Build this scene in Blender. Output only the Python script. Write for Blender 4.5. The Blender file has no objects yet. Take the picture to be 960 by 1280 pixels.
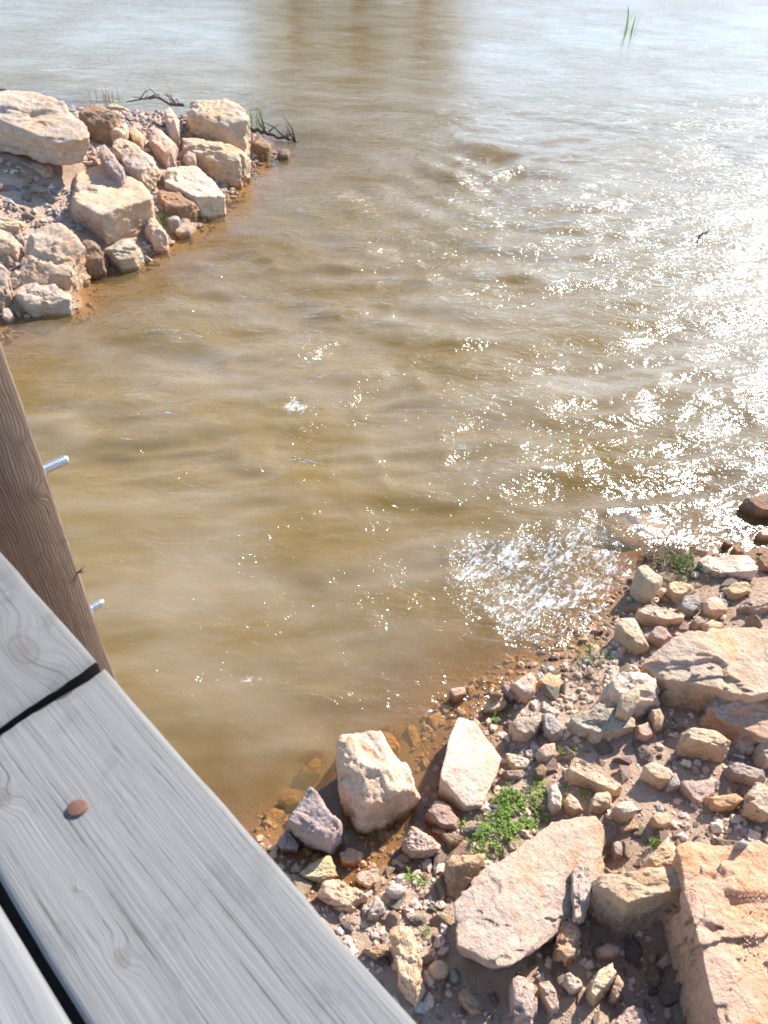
import bpy, bmesh, math, random
import numpy as np
from mathutils import Vector, Matrix

random.seed(7); RNG = np.random.default_rng(11)
SC = bpy.context.scene
COL = SC.collection

# ------------------------------------------------------------------ camera
CAM_H, PITCH, ROLL, FPX = 3.2, math.radians(42), math.radians(3.0), 931.0
_f = np.array([0, math.cos(PITCH), -math.sin(PITCH)])
_r0 = np.array([1.0, 0, 0]); _u0 = np.array([0, math.sin(PITCH), math.cos(PITCH)])
CR = math.cos(ROLL) * _r0 + math.sin(ROLL) * _u0
CU = -math.sin(ROLL) * _r0 + math.cos(ROLL) * _u0
CAMP = np.array([0, 0, CAM_H])
cam_d = bpy.data.cameras.new('camera'); cam = bpy.data.objects.new('camera', cam_d); COL.objects.link(cam)
cam_d.sensor_fit = 'VERTICAL'; cam_d.sensor_height = 24; cam_d.lens = 24 * FPX / 1280
cam_d.clip_start = 0.02; cam_d.clip_end = 3000
cam_d.dof.use_dof = True; cam_d.dof.focus_distance = 4.2; cam_d.dof.aperture_fstop = 7.5
M = Matrix.Identity(4)
for i in range(3):
    M[i][0] = CR[i]; M[i][1] = CU[i]; M[i][2] = -_f[i]; M[i][3] = CAMP[i]
cam.matrix_world = M
SC.camera = cam

# ------------------------------------------------------------------ sky, sun, exposure
SUN_AZ, SUN_EL = math.radians(39), math.radians(37.5)
w = bpy.data.worlds.new('World'); SC.world = w; w.use_nodes = True
nt = w.node_tree; nt.nodes.clear()
sky = nt.nodes.new('ShaderNodeTexSky'); sky.sky_type = 'NISHITA'; sky.sun_disc = False
sky.sun_elevation = SUN_EL; sky.sun_rotation = SUN_AZ
sky.air_density = 1.0; sky.dust_density = 0.15; sky.ozone_density = 2.5
bg = nt.nodes.new('ShaderNodeBackground'); bg.inputs[1].default_value = 0.142
wo = nt.nodes.new('ShaderNodeOutputWorld')
nt.links.new(sky.outputs[0], bg.inputs[0]); nt.links.new(bg.outputs[0], wo.inputs[0])
sd = bpy.data.lights.new('sun', 'SUN'); sun = bpy.data.objects.new('sun', sd); COL.objects.link(sun)
sd.energy = 4.6; sd.angle = math.radians(0.53); sd.color = (1.0, 0.955, 0.89)
SDIR = Vector((math.sin(SUN_AZ) * math.cos(SUN_EL), math.cos(SUN_AZ) * math.cos(SUN_EL), math.sin(SUN_EL)))
sun.rotation_euler = SDIR.to_track_quat('Z', 'Y').to_euler(); sun.location = SDIR * 50
SC.view_settings.view_transform = 'Standard'; SC.view_settings.look = 'None'
SC.view_settings.exposure = 1.2; SC.view_settings.gamma = 1.0
SC.render.engine = 'CYCLES'
SC.cycles.caustics_reflective = False; SC.cycles.caustics_refractive = False
SC.cycles.max_bounces = 6; SC.cycles.transparent_max_bounces = 6
SC.cycles.diffuse_bounces = 3; SC.cycles.glossy_bounces = 3
SC.cycles.filter_width = 1.8; SC.cycles.use_denoising = True; SC.cycles.sample_clamp_indirect = 4.0

# ------------------------------------------------------------------ maths helpers
def unp(px, py, z):
    d = _f * FPX + CR * (px - 480) - CU * (py - 640)
    return CAMP + d * ((z - CAM_H) / d[2])

def proj(p):
    q = np.asarray(p, float) - CAMP
    k = FPX / (q @ _f)
    return 480 + (q @ CR) * k, 640 - (q @ CU) * k

def _hash(ix, iy, iz, seed):
    h = (ix.astype(np.int64) * 374761393 + iy.astype(np.int64) * 668265263 + iz.astype(np.int64) * 2147483647 + seed * 974634777) & 0xFFFFFFFF
    h = ((h ^ (h >> 13)) * 1274126177) & 0xFFFFFFFF
    h = ((h ^ (h >> 16)) * 2246822519) & 0xFFFFFFFF
    return ((h ^ (h >> 15)) & 0xFFFFFF) / float(0xFFFFFF) * 2 - 1

def vnoise(P, seed=0):
    P = np.asarray(P, float); i = np.floor(P); t = P - i
    t = t * t * t * (t * (t * 6 - 15) + 10); i = i.astype(np.int64)
    out = 0
    for a in (0, 1):
        wx = t[:, 0] if a else 1 - t[:, 0]
        for b in (0, 1):
            wy = t[:, 1] if b else 1 - t[:, 1]
            for c in (0, 1):
                wz = t[:, 2] if c else 1 - t[:, 2]
                out = out + wx * wy * wz * _hash(i[:, 0] + a, i[:, 1] + b, i[:, 2] + c, seed)
    return out

def fbm(P, octv=4, seed=0, gain=0.5):
    s = 0; a = 1.0; P = np.asarray(P, float).copy()
    for k in range(octv):
        s = s + a * vnoise(P, seed + k * 17); P = P * 2.03 + 5.3; a *= gain
    return s

def fb2(x, y, octv=3, seed=0, gain=0.5):
    return fbm(np.stack([x, y, np.zeros_like(x) + seed * 3.7], 1), octv, seed, gain)

def sstep(a, b, x):
    t = np.clip((x - a) / (b - a), 0, 1); return t * t * (3 - 2 * t)

# ------------------------------------------------------------------ shorelines and terrain
def pxl(pts): return [tuple(unp(x, y, 0.0)[:2]) for x, y in pts]
near_shore = pxl([(330, 1062), (372, 1078), (412, 1072), (440, 1052), (480, 1044), (525, 1036), (545, 1005), (552, 955), (566, 892), (598, 884),
                  (628, 862), (655, 845), (692, 828), (728, 800), (765, 775), (783, 742), (800, 708), (838, 694), (880, 690), (935, 684), (965, 668)])
NEAR = [(-40, -40), (-12, -9), (-4.5, -2.6), (-2.2, -0.3), (-1.1, 0.75)] + near_shore + [(3.3, 3.75), (5.0, 4.2), (9, 5.5), (18, 8), (60, 18), (200, 40), (200, -200), (-40, -200)]
left_shore = pxl([(-60, 440), (0, 412), (28, 398), (95, 387), (104, 348), (140, 332), (182, 326), (214, 302), (246, 290), (262, 268), (282, 250), (300, 222), (318, 205), (345, 196)])
LEFT = [(-60, -40), (-20, -8), (-9, 1.0), (-5.4, 3.9)] + left_shore + [*pxl([(338, 184), (318, 172), (285, 160), (235, 158), (190, 156), (140, 152), (95, 142), (40, 128), (-60, 116), (-200, 104)]), (-30, 24), (-90, 48), (-200, 60), (-200, -40)]
FAR = [(-400, 75), (-90, 62), (-30, 40), (-12, 36.5), (0, 35), (14, 35.5), (30, 38), (70, 46), (400, 80), (900, 400), (900, 2500), (-900, 2500), (-900, 300)]

def sdist(x, y, poly):
    best = np.full(x.shape, 1e18); ins = np.zeros(x.shape, bool); n = len(poly)
    for i in range(n):
        ax, ay = poly[i]; bx, by = poly[(i + 1) % n]
        dx, dy = bx - ax, by - ay; L = dx * dx + dy * dy
        t = np.clip(((x - ax) * dx + (y - ay) * dy) / L, 0, 1)
        best = np.minimum(best, (x - ax - t * dx) ** 2 + (y - ay - t * dy) ** 2)
        if ay != by:
            c = ((ay > y) != (by > y)) & (x < (bx - ax) * (y - ay) / (by - ay) + ax); ins ^= c
    d = np.sqrt(best); return np.where(ins, d, -d)

PIT = unp(815, 1200, 0.30)
def terrain(x, y):
    x = np.atleast_1d(np.asarray(x, float)); y = np.atleast_1d(np.asarray(y, float))
    dn = sdist(x, y, NEAR); dl = sdist(x, y, LEFT); df = sdist(x, y, FAR)
    up = lambda d, s, m: m * (1 - np.exp(-np.maximum(d, 0) * s / m))
    zn = up(dn, 0.19, 0.75); zl = up(dl, 0.46, 1.0); zf = up(df, 0.35, 2.5)
    d = np.maximum(np.maximum(dn, dl), df)
    zu = -0.62 * (1 - np.exp(np.minimum(d, 0) * 0.62))
    z = np.where(d > 0, np.maximum(np.maximum(zn, zl), zf), zu)
    nearm = sstep(40, 20, np.hypot(x, y))
    z = z + nearm * (0.028 * fb2(x * 2.2, y * 2.2, 3, 3) + 0.010 * fb2(x * 9, y * 9, 3, 5)) * sstep(-0.6, 0.3, d)
    z = z - 0.10 * np.exp(-((x - PIT[0]) ** 2 / 0.035 + (y - PIT[1]) ** 2 / 0.07))
    return z

def tz(x, y): return float(terrain(x, y)[0])

def ground_at(px, py):
    z = 0.1
    for _ in range(6):
        p = unp(px, py, z); z = max(tz(p[0], p[1]), 0.0)
    return z

# ------------------------------------------------------------------ mesh and object helpers
def mesh_np(name, V, F, smooth=True):
    me = bpy.data.meshes.new(name); V = np.asarray(V, np.float32)
    if isinstance(F, np.ndarray):
        k = F.shape[1]; n = len(F)
        me.vertices.add(len(V)); me.vertices.foreach_set('co', V.ravel())
        me.loops.add(n * k); me.loops.foreach_set('vertex_index', F.astype(np.int32).ravel())
        me.polygons.add(n); me.polygons.foreach_set('loop_start', np.arange(0, n * k, k, dtype=np.int32))
        me.update(calc_edges=True); me.validate()
    else:
        me.from_pydata(V.tolist(), [], F); me.update()
    me.polygons.foreach_set('use_smooth', np.full(len(me.polygons), smooth)); me.update()
    return me

def link(name, me, mat=None, parent=None, loc=None):
    o = bpy.data.objects.new(name, me); COL.objects.link(o)
    if mat and me: 
        if not me.materials: me.materials.append(mat)
    if parent: o.parent = parent
    if loc is not None: o.location = loc
    return o

def tag(o, label=None, cat=None, group=None, kind=None):
    if label: o['label'] = label
    if cat: o['category'] = cat
    if group: o['group'] = group
    if kind: o['kind'] = kind
    return o

def attr(me, name, vals):
    a = me.attributes.new(name, 'FLOAT', 'POINT'); a.data.foreach_set('value', np.asarray(vals, np.float32))

def tube(path, radii, sides=6):
    path = np.asarray(path, float); V = []; F = []
    n = len(path)
    for i in range(n):
        t = path[min(i + 1, n - 1)] - path[max(i - 1, 0)]; t = t / (np.linalg.norm(t) + 1e-9)
        a = np.cross(t, [0.13, 0.27, 0.95]); a /= np.linalg.norm(a) + 1e-9; b = np.cross(t, a)
        for k in range(sides):
            q = 2 * math.pi * k / sides
            V.append(path[i] + radii[i] * (a * math.cos(q) + b * math.sin(q)))
    for i in range(n - 1):
        for k in range(sides):
            k2 = (k + 1) % sides
            F.append((i * sides + k, i * sides + k2, (i + 1) * sides + k2, (i + 1) * sides + k))
    F.append(tuple(range(sides))[::-1]); F.append(tuple((n - 1) * sides + k for k in range(sides)))
    return V, F

def joinVF(parts):
    V = []; F = []
    for v, f in parts:
        b = len(V); V.extend(v); F.extend([tuple(i + b for i in q) for q in f])
    return V, F

# ------------------------------------------------------------------ material helpers
class NT:
    def __init__(s, name):
        s.m = bpy.data.materials.new(name); s.m.use_nodes = True; s.t = s.m.node_tree; s.t.nodes.clear()
    def n(s, typ, **kw):
        nd = s.t.nodes.new('ShaderNode' + typ)
        for k, v in kw.items():
            if k[0] == 'i' and k[1:].isdigit(): s.inp(nd.inputs[int(k[1:])], v)
            elif k.startswith('in_'): s.inp(nd.inputs[k[3:].replace('_', ' ')], v)
            else: setattr(nd, k, v)
        return nd
    def inp(s, sock, v):
        if isinstance(v, bpy.types.NodeSocket): s.t.links.new(v, sock)
        elif isinstance(v, bpy.types.Node): s.t.links.new(v.outputs[0], sock)
        else: sock.default_value = v
    def math(s, op, a, b=0.0, c=None, clamp=False):
        nd = s.n('Math', operation=op, i0=a, i1=b); nd.use_clamp = clamp
        if c is not None: s.inp(nd.inputs[2], c)
        return nd.outputs[0]
    def mix(s, fac, a, b, mode='MIX'):
        nd = s.n('MixRGB', blend_type=mode, i0=fac, i1=a, i2=b); return nd.outputs[0]
    def noise(s, vec, scale, detail=4, rough=0.55, dist=0.0):
        return s.n('TexNoise', in_Vector=vec, in_Scale=scale, in_Detail=detail, in_Roughness=rough, in_Distortion=dist).outputs[0]
    def ramp(s, fac, stops, interp='LINEAR'):
        nd = s.n('ValToRGB', i0=fac); cr = nd.color_ramp; cr.interpolation = interp
        while len(cr.elements) < len(stops): cr.elements.new(0.5)
        for e, (p, c) in zip(cr.elements, stops):
            e.position = p; e.color = c if len(c) == 4 else (*c, 1)
        return nd.outputs[0]
    def rng(s, v, a, b, c=0.0, d=1.0, smooth=True):
        nd = s.n('MapRange', i0=v, i1=a, i2=b, i3=c, i4=d)
        if smooth: nd.interpolation_type = 'SMOOTHSTEP'
        return nd.outputs[0]
    def bump(s, h, strength, dist, normal=None):
        nd = s.n('Bump', in_Strength=strength, in_Distance=dist, in_Height=h)
        if normal is not None: s.inp(nd.inputs['Normal'], normal)
        return nd.outputs[0]
    def out(s, sh):
        o = s.n('OutputMaterial'); s.inp(o.inputs[0], sh); return s.m
    def bsdf(s, color, rough=0.8, normal=None, spec=0.3, metal=0.0):
        b = s.n('BsdfPrincipled'); s.inp(b.inputs['Base Color'], color); s.inp(b.inputs['Roughness'], rough)
        b.inputs['Specular IOR Level'].default_value = spec if not isinstance(spec, bpy.types.NodeSocket) else 0.3
        b.inputs['Metallic'].default_value = metal
        if normal is not None: s.inp(b.inputs['Normal'], normal)
        return b.outputs[0]

def wet_mix(N, col, rough):
    """stone under or just above the waterline is soaked: darker, redder, shinier"""
    z = N.n('SeparateXYZ', i0=N.n('NewGeometry').outputs['Position']).outputs[2]
    pos = N.n('NewGeometry').outputs['Position']
    zz = N.math('ADD', z, N.math('MULTIPLY', N.math('SUBTRACT', N.noise(pos, 9.0, 3), 0.5), 0.05))
    wet = N.rng(zz, 0.045, 0.018)
    c = N.mix(wet, col, N.mix(1.0, col, (0.68, 0.56, 0.43, 1), 'MULTIPLY'))
    return c, N.math('SUBTRACT', rough, N.math('MULTIPLY', wet, 0.45)), wet

def mat_rock():
    N = NT('rock')
    oi = N.n('ObjectInfo'); tc = N.n('TexCoord').outputs['Object']
    off = N.n('VectorMath', operation='SCALE', i0=(37.1, 71.3, 19.7)); N.inp(off.inputs['Scale'], oi.outputs['Random'])
    p = N.n('VectorMath', operation='ADD', i0=tc, i1=off.outputs[0]).outputs[0]
    base = oi.outputs['Color']
    n1 = N.noise(p, 3.0, 5, 0.6, 0.4); n2 = N.noise(p, 14.0, 6, 0.65); n3 = N.noise(p, 70.0, 4, 0.7)
    lum = N.math('ADD', N.math('MULTIPLY', N.math('SUBTRACT', n1, 0.5), 0.9), N.math('ADD', N.math('MULTIPLY', N.math('SUBTRACT', n2, 0.5), 0.7), N.math('MULTIPLY', N.math('SUBTRACT', n3, 0.5), 0.8)))
    lum = N.math('ADD', lum, 1.0)
    c = N.mix(1.0, base, N.n('CombineXYZ', i0=lum, i1=lum, i2=lum).outputs[0], 'MULTIPLY')
    big = N.rng(N.noise(p, 1.7, 4, 0.55, 0.6), 0.44, 0.60)
    c = N.mix(N.math('MULTIPLY', big, 0.6), c, N.mix(1.0, c, (1.28, 1.12, 0.88, 1), 'MULTIPLY'))
    stain = N.rng(N.noise(p, 5.0, 6, 0.7, 1.2), 0.50, 0.66)
    c = N.mix(N.math('MULTIPLY', stain, 0.55), c, N.mix(1.0, c, (0.98, 0.66, 0.40, 1), 'MULTIPLY'))
    pale = N.rng(N.noise(p, 8.0, 6, 0.7, 0.8), 0.58, 0.75)
    c = N.mix(N.math('MULTIPLY', pale, 0.40), c, (0.62, 0.53, 0.43, 1))
    dark = N.rng(N.noise(p, 30.0, 5, 0.7), 0.62, 0.74)
    c = N.mix(N.math('MULTIPLY', dark, 0.45), c, N.mix(1.0, c, (0.45, 0.40, 0.38, 1), 'MULTIPLY'))
    # bedding seams
    st = N.n('Mapping', in_Vector=p, in_Rotation=(0.5, 0.25, 0.3), in_Scale=(2.0, 2.0, 26.0)).outputs[0]
    seam = N.noise(st, 1.6, 5, 0.6, 0.3)
    vor = N.n('TexVoronoi', feature='DISTANCE_TO_EDGE', in_Vector=N.n('VectorMath', operation='ADD', i0=p, i1=N.n('VectorMath', operation='SCALE', i0=N.n('TexNoise', in_Vector=p, in_Scale=6.0).outputs[1], in_Scale=0.22).outputs[0]).outputs[0], in_Scale=2.6).outputs[0]
    crack = N.rng(vor, 0.0, 0.010)
    crack = N.math('MAXIMUM', crack, N.rng(N.noise(p, 2.4, 2), 0.40, 0.46))
    c = N.mix(N.math('MULTIPLY', N.math('SUBTRACT', 1.0, crack), 0.12), c, N.mix(1.0, c, (0.5, 0.42, 0.36, 1), 'MULTIPLY'))
    h = N.math('ADD', N.math('MULTIPLY', n2, 1.0), N.math('ADD', N.math('MULTIPLY', n3, 0.35), N.math('ADD', N.math('MULTIPLY', seam, 0.55), N.math('MULTIPLY', crack, 0.15))))
    nb = N.bump(h, 1.0, 0.027)
    nb = N.bump(N.noise(p, 220.0, 3, 0.7), 0.5, 0.003, nb)
    c, r, _ = wet_mix(N, c, 0.88)
    return N.out(N.bsdf(c, r, nb, 0.25))

def mat_ground():
    N = NT('soil'); pos = N.n('NewGeometry').outputs['Position']
    n1 = N.noise(pos, 1.2, 5, 0.6); n2 = N.noise(pos, 9.0, 6, 0.7); n3 = N.noise(pos, 60.0, 5, 0.75); n4 = N.noise(pos, 260.0, 3, 0.7)
    c = N.ramp(N.math('ADD', N.math('MULTIPLY', n1, 0.5), N.math('MULTIPLY', n2, 0.5)), [(0.35, (0.42, 0.272, 0.182)), (0.5, (0.54, 0.372, 0.260)), (0.65, (0.62, 0.455, 0.335))])
    c = N.mix(N.rng(n3, 0.5, 0.75), c, (0.58, 0.455, 0.35, 1))
    c = N.mix(N.math('MULTIPLY', N.rng(n4, 0.52, 0.70), 0.5), c, (0.11, 0.065, 0.045, 1))
    h = N.math('ADD', N.math('MULTIPLY', n2, 1.0), N.math('ADD', N.math('MULTIPLY', n3, 0.55), N.math('MULTIPLY', n4, 0.2)))
    nb = N.bump(h, 1.0, 0.03)
    y = N.n('SeparateXYZ', i0=pos).outputs[1]
    c = N.mix(N.rng(y, 34, 40), c, N.ramp(n2, [(0.3, (0.035, 0.045, 0.018)), (0.7, (0.10, 0.085, 0.04))]))
    c, r, _ = wet_mix(N, c, 0.95)
    return N.out(N.bsdf(c, r, nb, 0.15))

def mat_gravel():
    N = NT('gravel'); pos = N.n('NewGeometry').outputs['Position']
    col = N.n('Attribute', attribute_name='col').outputs[0]
    n = N.noise(pos, 120.0, 4, 0.7)
    k = N.math('ADD', N.math('MULTIPLY', n, 0.9), 0.55)
    c = N.mix(1.0, col, N.n('CombineXYZ', i0=k, i1=k, i2=k).outputs[0], 'MULTIPLY')
    c, r, _ = wet_mix(N, c, 0.9)
    return N.out(N.bsdf(c, r, N.bump(n, 0.6, 0.004), 0.2))

def mat_water():
    N = NT('water'); pos = N.n('NewGeometry').outputs['Position']
    chop = N.n('Attribute', attribute_name='chop').outputs['Fac']
    foam = N.n('Attribute', attribute_name='foam').outputs['Fac']
    murk = N.n('Attribute', attribute_name='murk').outputs['Fac']
    mp = N.n('Mapping', in_Vector=pos, in_Rotation=(0, 0, math.radians(14)), in_Scale=(0.6, 1.0, 1.0)).outputs[0]
    a = N.noise(mp, 4.0, 2, 0.5, 0.6); b = N.noise(mp, 13.0, 2, 0.55, 0.9); c3 = N.noise(pos, 34.0, 2, 0.6, 0.6)
    h1 = N.math('MULTIPLY', N.math('SUBTRACT', a, 0.5), 0.034)
    h2 = N.math('MULTIPLY', N.math('SUBTRACT', b, 0.5), 0.017)
    h3 = N.math('MULTIPLY', N.math('SUBTRACT', c3, 0.5), 0.0038)
    mq = N.n('Mapping', in_Vector=pos, in_Rotation=(0, 0, math.radians(22)), in_Scale=(0.42, 1.0, 1.0)).outputs[0]
    rg1 = N.math('ABSOLUTE', N.math('SUBTRACT', N.noise(mq, 7.0, 2, 0.5, 1.1), 0.5))
    rg2 = N.math('ABSOLUTE', N.math('SUBTRACT', N.noise(mp, 19.0, 2, 0.5, 0.8), 0.5))
    h4 = N.math('ADD', N.math('MULTIPLY', rg1, -0.044), N.math('MULTIPLY', rg2, -0.014))
    h = N.math('MULTIPLY', N.math('ADD', N.math('ADD', h1, h4), N.math('ADD', h2, h3)), chop)
    nb = N.bump(h, 1.0, 1.0)
    silt = N.noise(mp, 1.3, 4, 0.6, 0.5)
    body = N.ramp(silt, [(0.35, (0.178, 0.110, 0.024)), (0.66, (0.255, 0.190, 0.112))])
    dif = N.n('BsdfDiffuse', i0=body)
    tr = N.n('BsdfTransparent', i0=(0.93, 0.83, 0.64, 1))
    under = N.n('MixShader', i0=murk, i1=tr.outputs[0], i2=dif.outputs[0])
    fv = N.n('Mapping', vector_type='TEXTURE', in_Vector=pos, in_Rotation=(0, 0, math.radians(53)), in_Scale=(2.4, 1.0, 1.0)).outputs[0]
    fn = N.math('ADD', N.math('MULTIPLY', N.noise(fv, 42.0, 5, 0.68, 0.5), 0.62), N.math('MULTIPLY', N.noise(fv, 8.0, 3, 0.6, 0.6), 0.38))
    fm = N.rng(N.math('ADD', fn, N.math('MULTIPLY', foam, 0.30)), 0.665, 0.79)
    fm = N.math('MULTIPLY', fm, 0.9)
    fd = N.n('BsdfDiffuse', i0=(0.66, 0.65, 0.62, 1))
    under2 = N.n('MixShader', i0=fm, i1=under.outputs[0], i2=fd.outputs[0])
    gl = N.n('BsdfGlossy', i0=(1, 1, 1, 1), i1=0.13, in_Normal=nb)
    fr = N.n('Fresnel', i0=1.38, in_Normal=nb)
    # seen from below the sheet is treated as plain transmission (the straight shadow rays would otherwise be totally reflected)
    ff = N.math('MULTIPLY', fr.outputs[0], N.math('SUBTRACT', 1.0, N.n('NewGeometry').outputs['Backfacing']))
    fin = N.n('MixShader', i0=ff, i1=under2.outputs[0], i2=gl.outputs[0])
    return N.out(fin.outputs[0])

def mat_wood(name, c0, c1, c2, knots=(), fine=150.0, coarse=26.0, rings=0.0, depth=0.0012, warp=0.012, rd=4.0):
    N = NT(name); tc = N.n('TexCoord').outputs['Object']
    wv_ = N.n('VectorMath', operation='SCALE', i0=N.n('TexNoise', in_Vector=N.n('Mapping', in_Vector=tc, in_Scale=(3.0, 9.0, 9.0)).outputs[0], in_Scale=1.0, in_Detail=2.0).outputs[1], in_Scale=warp).outputs[0]
    p = N.n('VectorMath', operation='ADD', i0=tc, i1=wv_).outputs[0]
    kd = None; bend = None
    for (kx, ky, kr) in knots:
        v = N.n('VectorMath', operation='SUBTRACT', i0=tc, i1=(kx, ky, 0)).outputs[0]
        v = N.n('VectorMath', operation='MULTIPLY', i0=v, i1=(0.55, 1.0, 0.0)).outputs[0]
        ln = N.n('VectorMath', operation='LENGTH', i0=v).outputs[1]
        m = N.rng(ln, kr * 3.2, kr * 0.4)
        kk = N.math('ADD', N.math('MULTIPLY', N.rng(N.math('ABSOLUTE', N.math('SUBTRACT', ln, kr)), kr * .2, kr * .02), 0.35), N.math('MULTIPLY', N.rng(ln, kr * 1.6, kr * 0.1), 0.6))
        sgn = N.math('MULTIPLY', m, kr * 1.6)
        bend = sgn if bend is None else N.math('ADD', bend, sgn)
        kd = kk if kd is None else N.math('MAXIMUM', kd, kk)
    if bend is not None:
        p = N.n('VectorMath', operation='ADD', i0=p, i1=N.n('CombineXYZ', i1=bend).outputs[0]).outputs[0]
    g1 = N.noise(N.n('Mapping', in_Vector=p, in_Scale=(1.6, coarse, coarse)).outputs[0], 1.0, 5, 0.6)
    g2 = N.noise(N.n('Mapping', in_Vector=p, in_Scale=(5.0, fine, fine)).outputs[0], 1.0, 4, 0.6)
    g3 = N.noise(N.n('Mapping', in_Vector=p, in_Scale=(14.0, fine * 3, fine * 3)).outputs[0], 1.0, 3, 0.6)
    blot = N.noise(tc, 7.0, 4, 0.6)
    f = N.math('ADD', N.math('MULTIPLY', g1, 0.25), N.math('ADD', N.math('MULTIPLY', g2, 0.45), N.math('MULTIPLY', g3, 0.30)))
    hh = f
    if rings > 0:
        wv = N.n('TexWave', wave_type='BANDS', bands_direction='Y', wave_profile='SAW', in_Vector=N.n('Mapping', in_Vector=p, in_Scale=(0.55, 1.0, 1.0)).outputs[0], in_Scale=rings, in_Distortion=rd, in_Detail=2.0, in_Detail_Scale=0.35).outputs[1]
        f = N.math('ADD', N.math('MULTIPLY', f, 0.68), N.math('MULTIPLY', wv, 0.32)); hh = f
    col = N.ramp(f, [(0.30, c0), (0.48, c1), (0.68, c2)])
    col = N.mix(N.math('MULTIPLY', N.rng(blot, 0.4, 0.7), 0.35), col, c1 + (1,))
    dirt = N.rng(N.noise(tc, 16.0, 5, 0.7, 0.6), 0.52, 0.72)
    col = N.mix(N.math('MULTIPLY', dirt, 0.35), col, c0 + (1,))
    groove = N.rng(g2, 0.30, 0.38)
    col = N.mix(N.math('SUBTRACT', 1.0, groove), col, N.mix(1.0, col, (0.76, 0.75, 0.73, 1), 'MULTIPLY'))
    if kd is not None:
        col = N.mix(N.math('MULTIPLY', kd, 0.8), col, (0.10, 0.08, 0.06, 1))
    crk = N.rng(N.noise(N.n('Mapping', in_Vector=p, in_Scale=(2.2, coarse * 2.2, coarse * 2.2), in_Location=(3, 1, 2)).outputs[0], 1.0, 2, 0.5), 0.11, 0.13)
    col = N.mix(N.math('SUBTRACT', 1.0, crk), col, (0.05, 0.04, 0.035, 1))
    h = N.math('ADD', N.math('MULTIPLY', hh, 1.0), N.math('ADD', N.math('MULTIPLY', groove, 0.25), N.math('MULTIPLY', crk, 0.8)))
    return N.out(N.bsdf(col, 0.82, N.bump(h, 1.0, depth), 0.2))

def mat_plain(name, color, rough=0.6, metal=0.0, nscale=40.0, var=0.35, bumpd=0.001, trans=0.0):
    N = NT(name); tc = N.n('TexCoord').outputs['Object']; n = N.noise(tc, nscale, 4, 0.65)
    k = N.math('ADD', N.math('MULTIPLY', N.math('SUBTRACT', n, 0.5), 2 * var), 1.0)
    oc = N.n('ObjectInfo').outputs['Random']
    k = N.math('MULTIPLY', k, N.math('ADD', N.math('MULTIPLY', oc, 0.4), 0.8))
    c = N.mix(1.0, color + (1,), N.n('CombineXYZ', i0=k, i1=k, i2=k).outputs[0], 'MULTIPLY')
    b = N.bsdf(c, rough, N.bump(n, 0.6, bumpd), 0.3, metal)
    if trans > 0:
        t = N.n('BsdfTranslucent', i0=c); b = N.n('MixShader', i0=trans, i1=b, i2=t.outputs[0]).outputs[0]
    return N.out(b)

ROCK = mat_rock(); SOIL = mat_ground(); GRAVEL = mat_gravel(); WATER = mat_water()
LEAF = mat_plain('leaf', (0.25, 0.36, 0.07), 0.5, trans=0.35)
GRASSM = mat_plain('grass_blade', (0.15, 0.24, 0.05), 0.55, trans=0.3)
STRAW = mat_plain('dead_grass', (0.22, 0.15, 0.09), 0.8, trans=0.15)
BARK = mat_plain('wet_bark', (0.085, 0.062, 0.046), 0.8)
STEEL = mat_plain('galvanised_steel', (0.55, 0.58, 0.60), 0.38, 0.85, 60.0, 0.2, 0.0003)
RUST = mat_plain('rusty_iron', (0.15, 0.075, 0.055), 0.75, 0.2, 90.0, 0.5, 0.0008)
TREELEAF = mat_plain('tree_leaf', (0.06, 0.085, 0.022), 0.6, trans=0.2)

# ------------------------------------------------------------------ ground sheet
def axis(segs, lo, hi):
    xs = []
    for a, b, st in segs: xs += list(np.arange(a, b - 1e-9, st))
    xs.append(segs[-1][1]); st = segs[-1][2]; x = xs[-1]; up = []
    while x < hi: st *= 1.35; x += st; up.append(x)
    st = segs[0][2]; x = xs[0]; dn = []
    while x > lo: st *= 1.35; x -= st; dn.append(x)
    return np.array(dn[::-1] + xs + up)

def grid_mesh(name, xs, ys, zf):
    X, Y = np.meshgrid(xs, ys); x = X.ravel(); y = Y.ravel(); z = zf(x, y)
    nx, ny = len(xs), len(ys)
    i = np.arange(nx * ny).reshape(ny, nx)
    F = np.stack([i[:-1, :-1].ravel(), i[:-1, 1:].ravel(), i[1:, 1:].ravel(), i[1:, :-1].ravel()], 1)
    return mesh_np(name, np.stack([x, y, z], 1), F), x, y, z

gx = axis([(-8, -1, 0.07), (-1, 2.8, 0.03), (2.8, 6, 0.09)], -1500, 1500)
gy = axis([(-2, 0.4, 0.09), (0.4, 4.0, 0.03), (4.0, 16, 0.08)], -1500, 2200)
gme, *_ = grid_mesh('ground', gx, gy, terrain)
tag(link('ground', gme, SOIL), kind='structure')

# ------------------------------------------------------------------ rocks
ICO = {}
def ico(k):
    if k not in ICO:
        bm = bmesh.new(); bmesh.ops.create_icosphere(bm, subdivisions=k, radius=1.0)
        V = np.array([v.co[:] for v in bm.verts]); F = np.array([[v.index for v in f.verts] for f in bm.faces]); bm.free()
        ICO[k] = (V / np.linalg.norm(V, axis=1)[:, None], F)
    return ICO[k]

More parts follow.
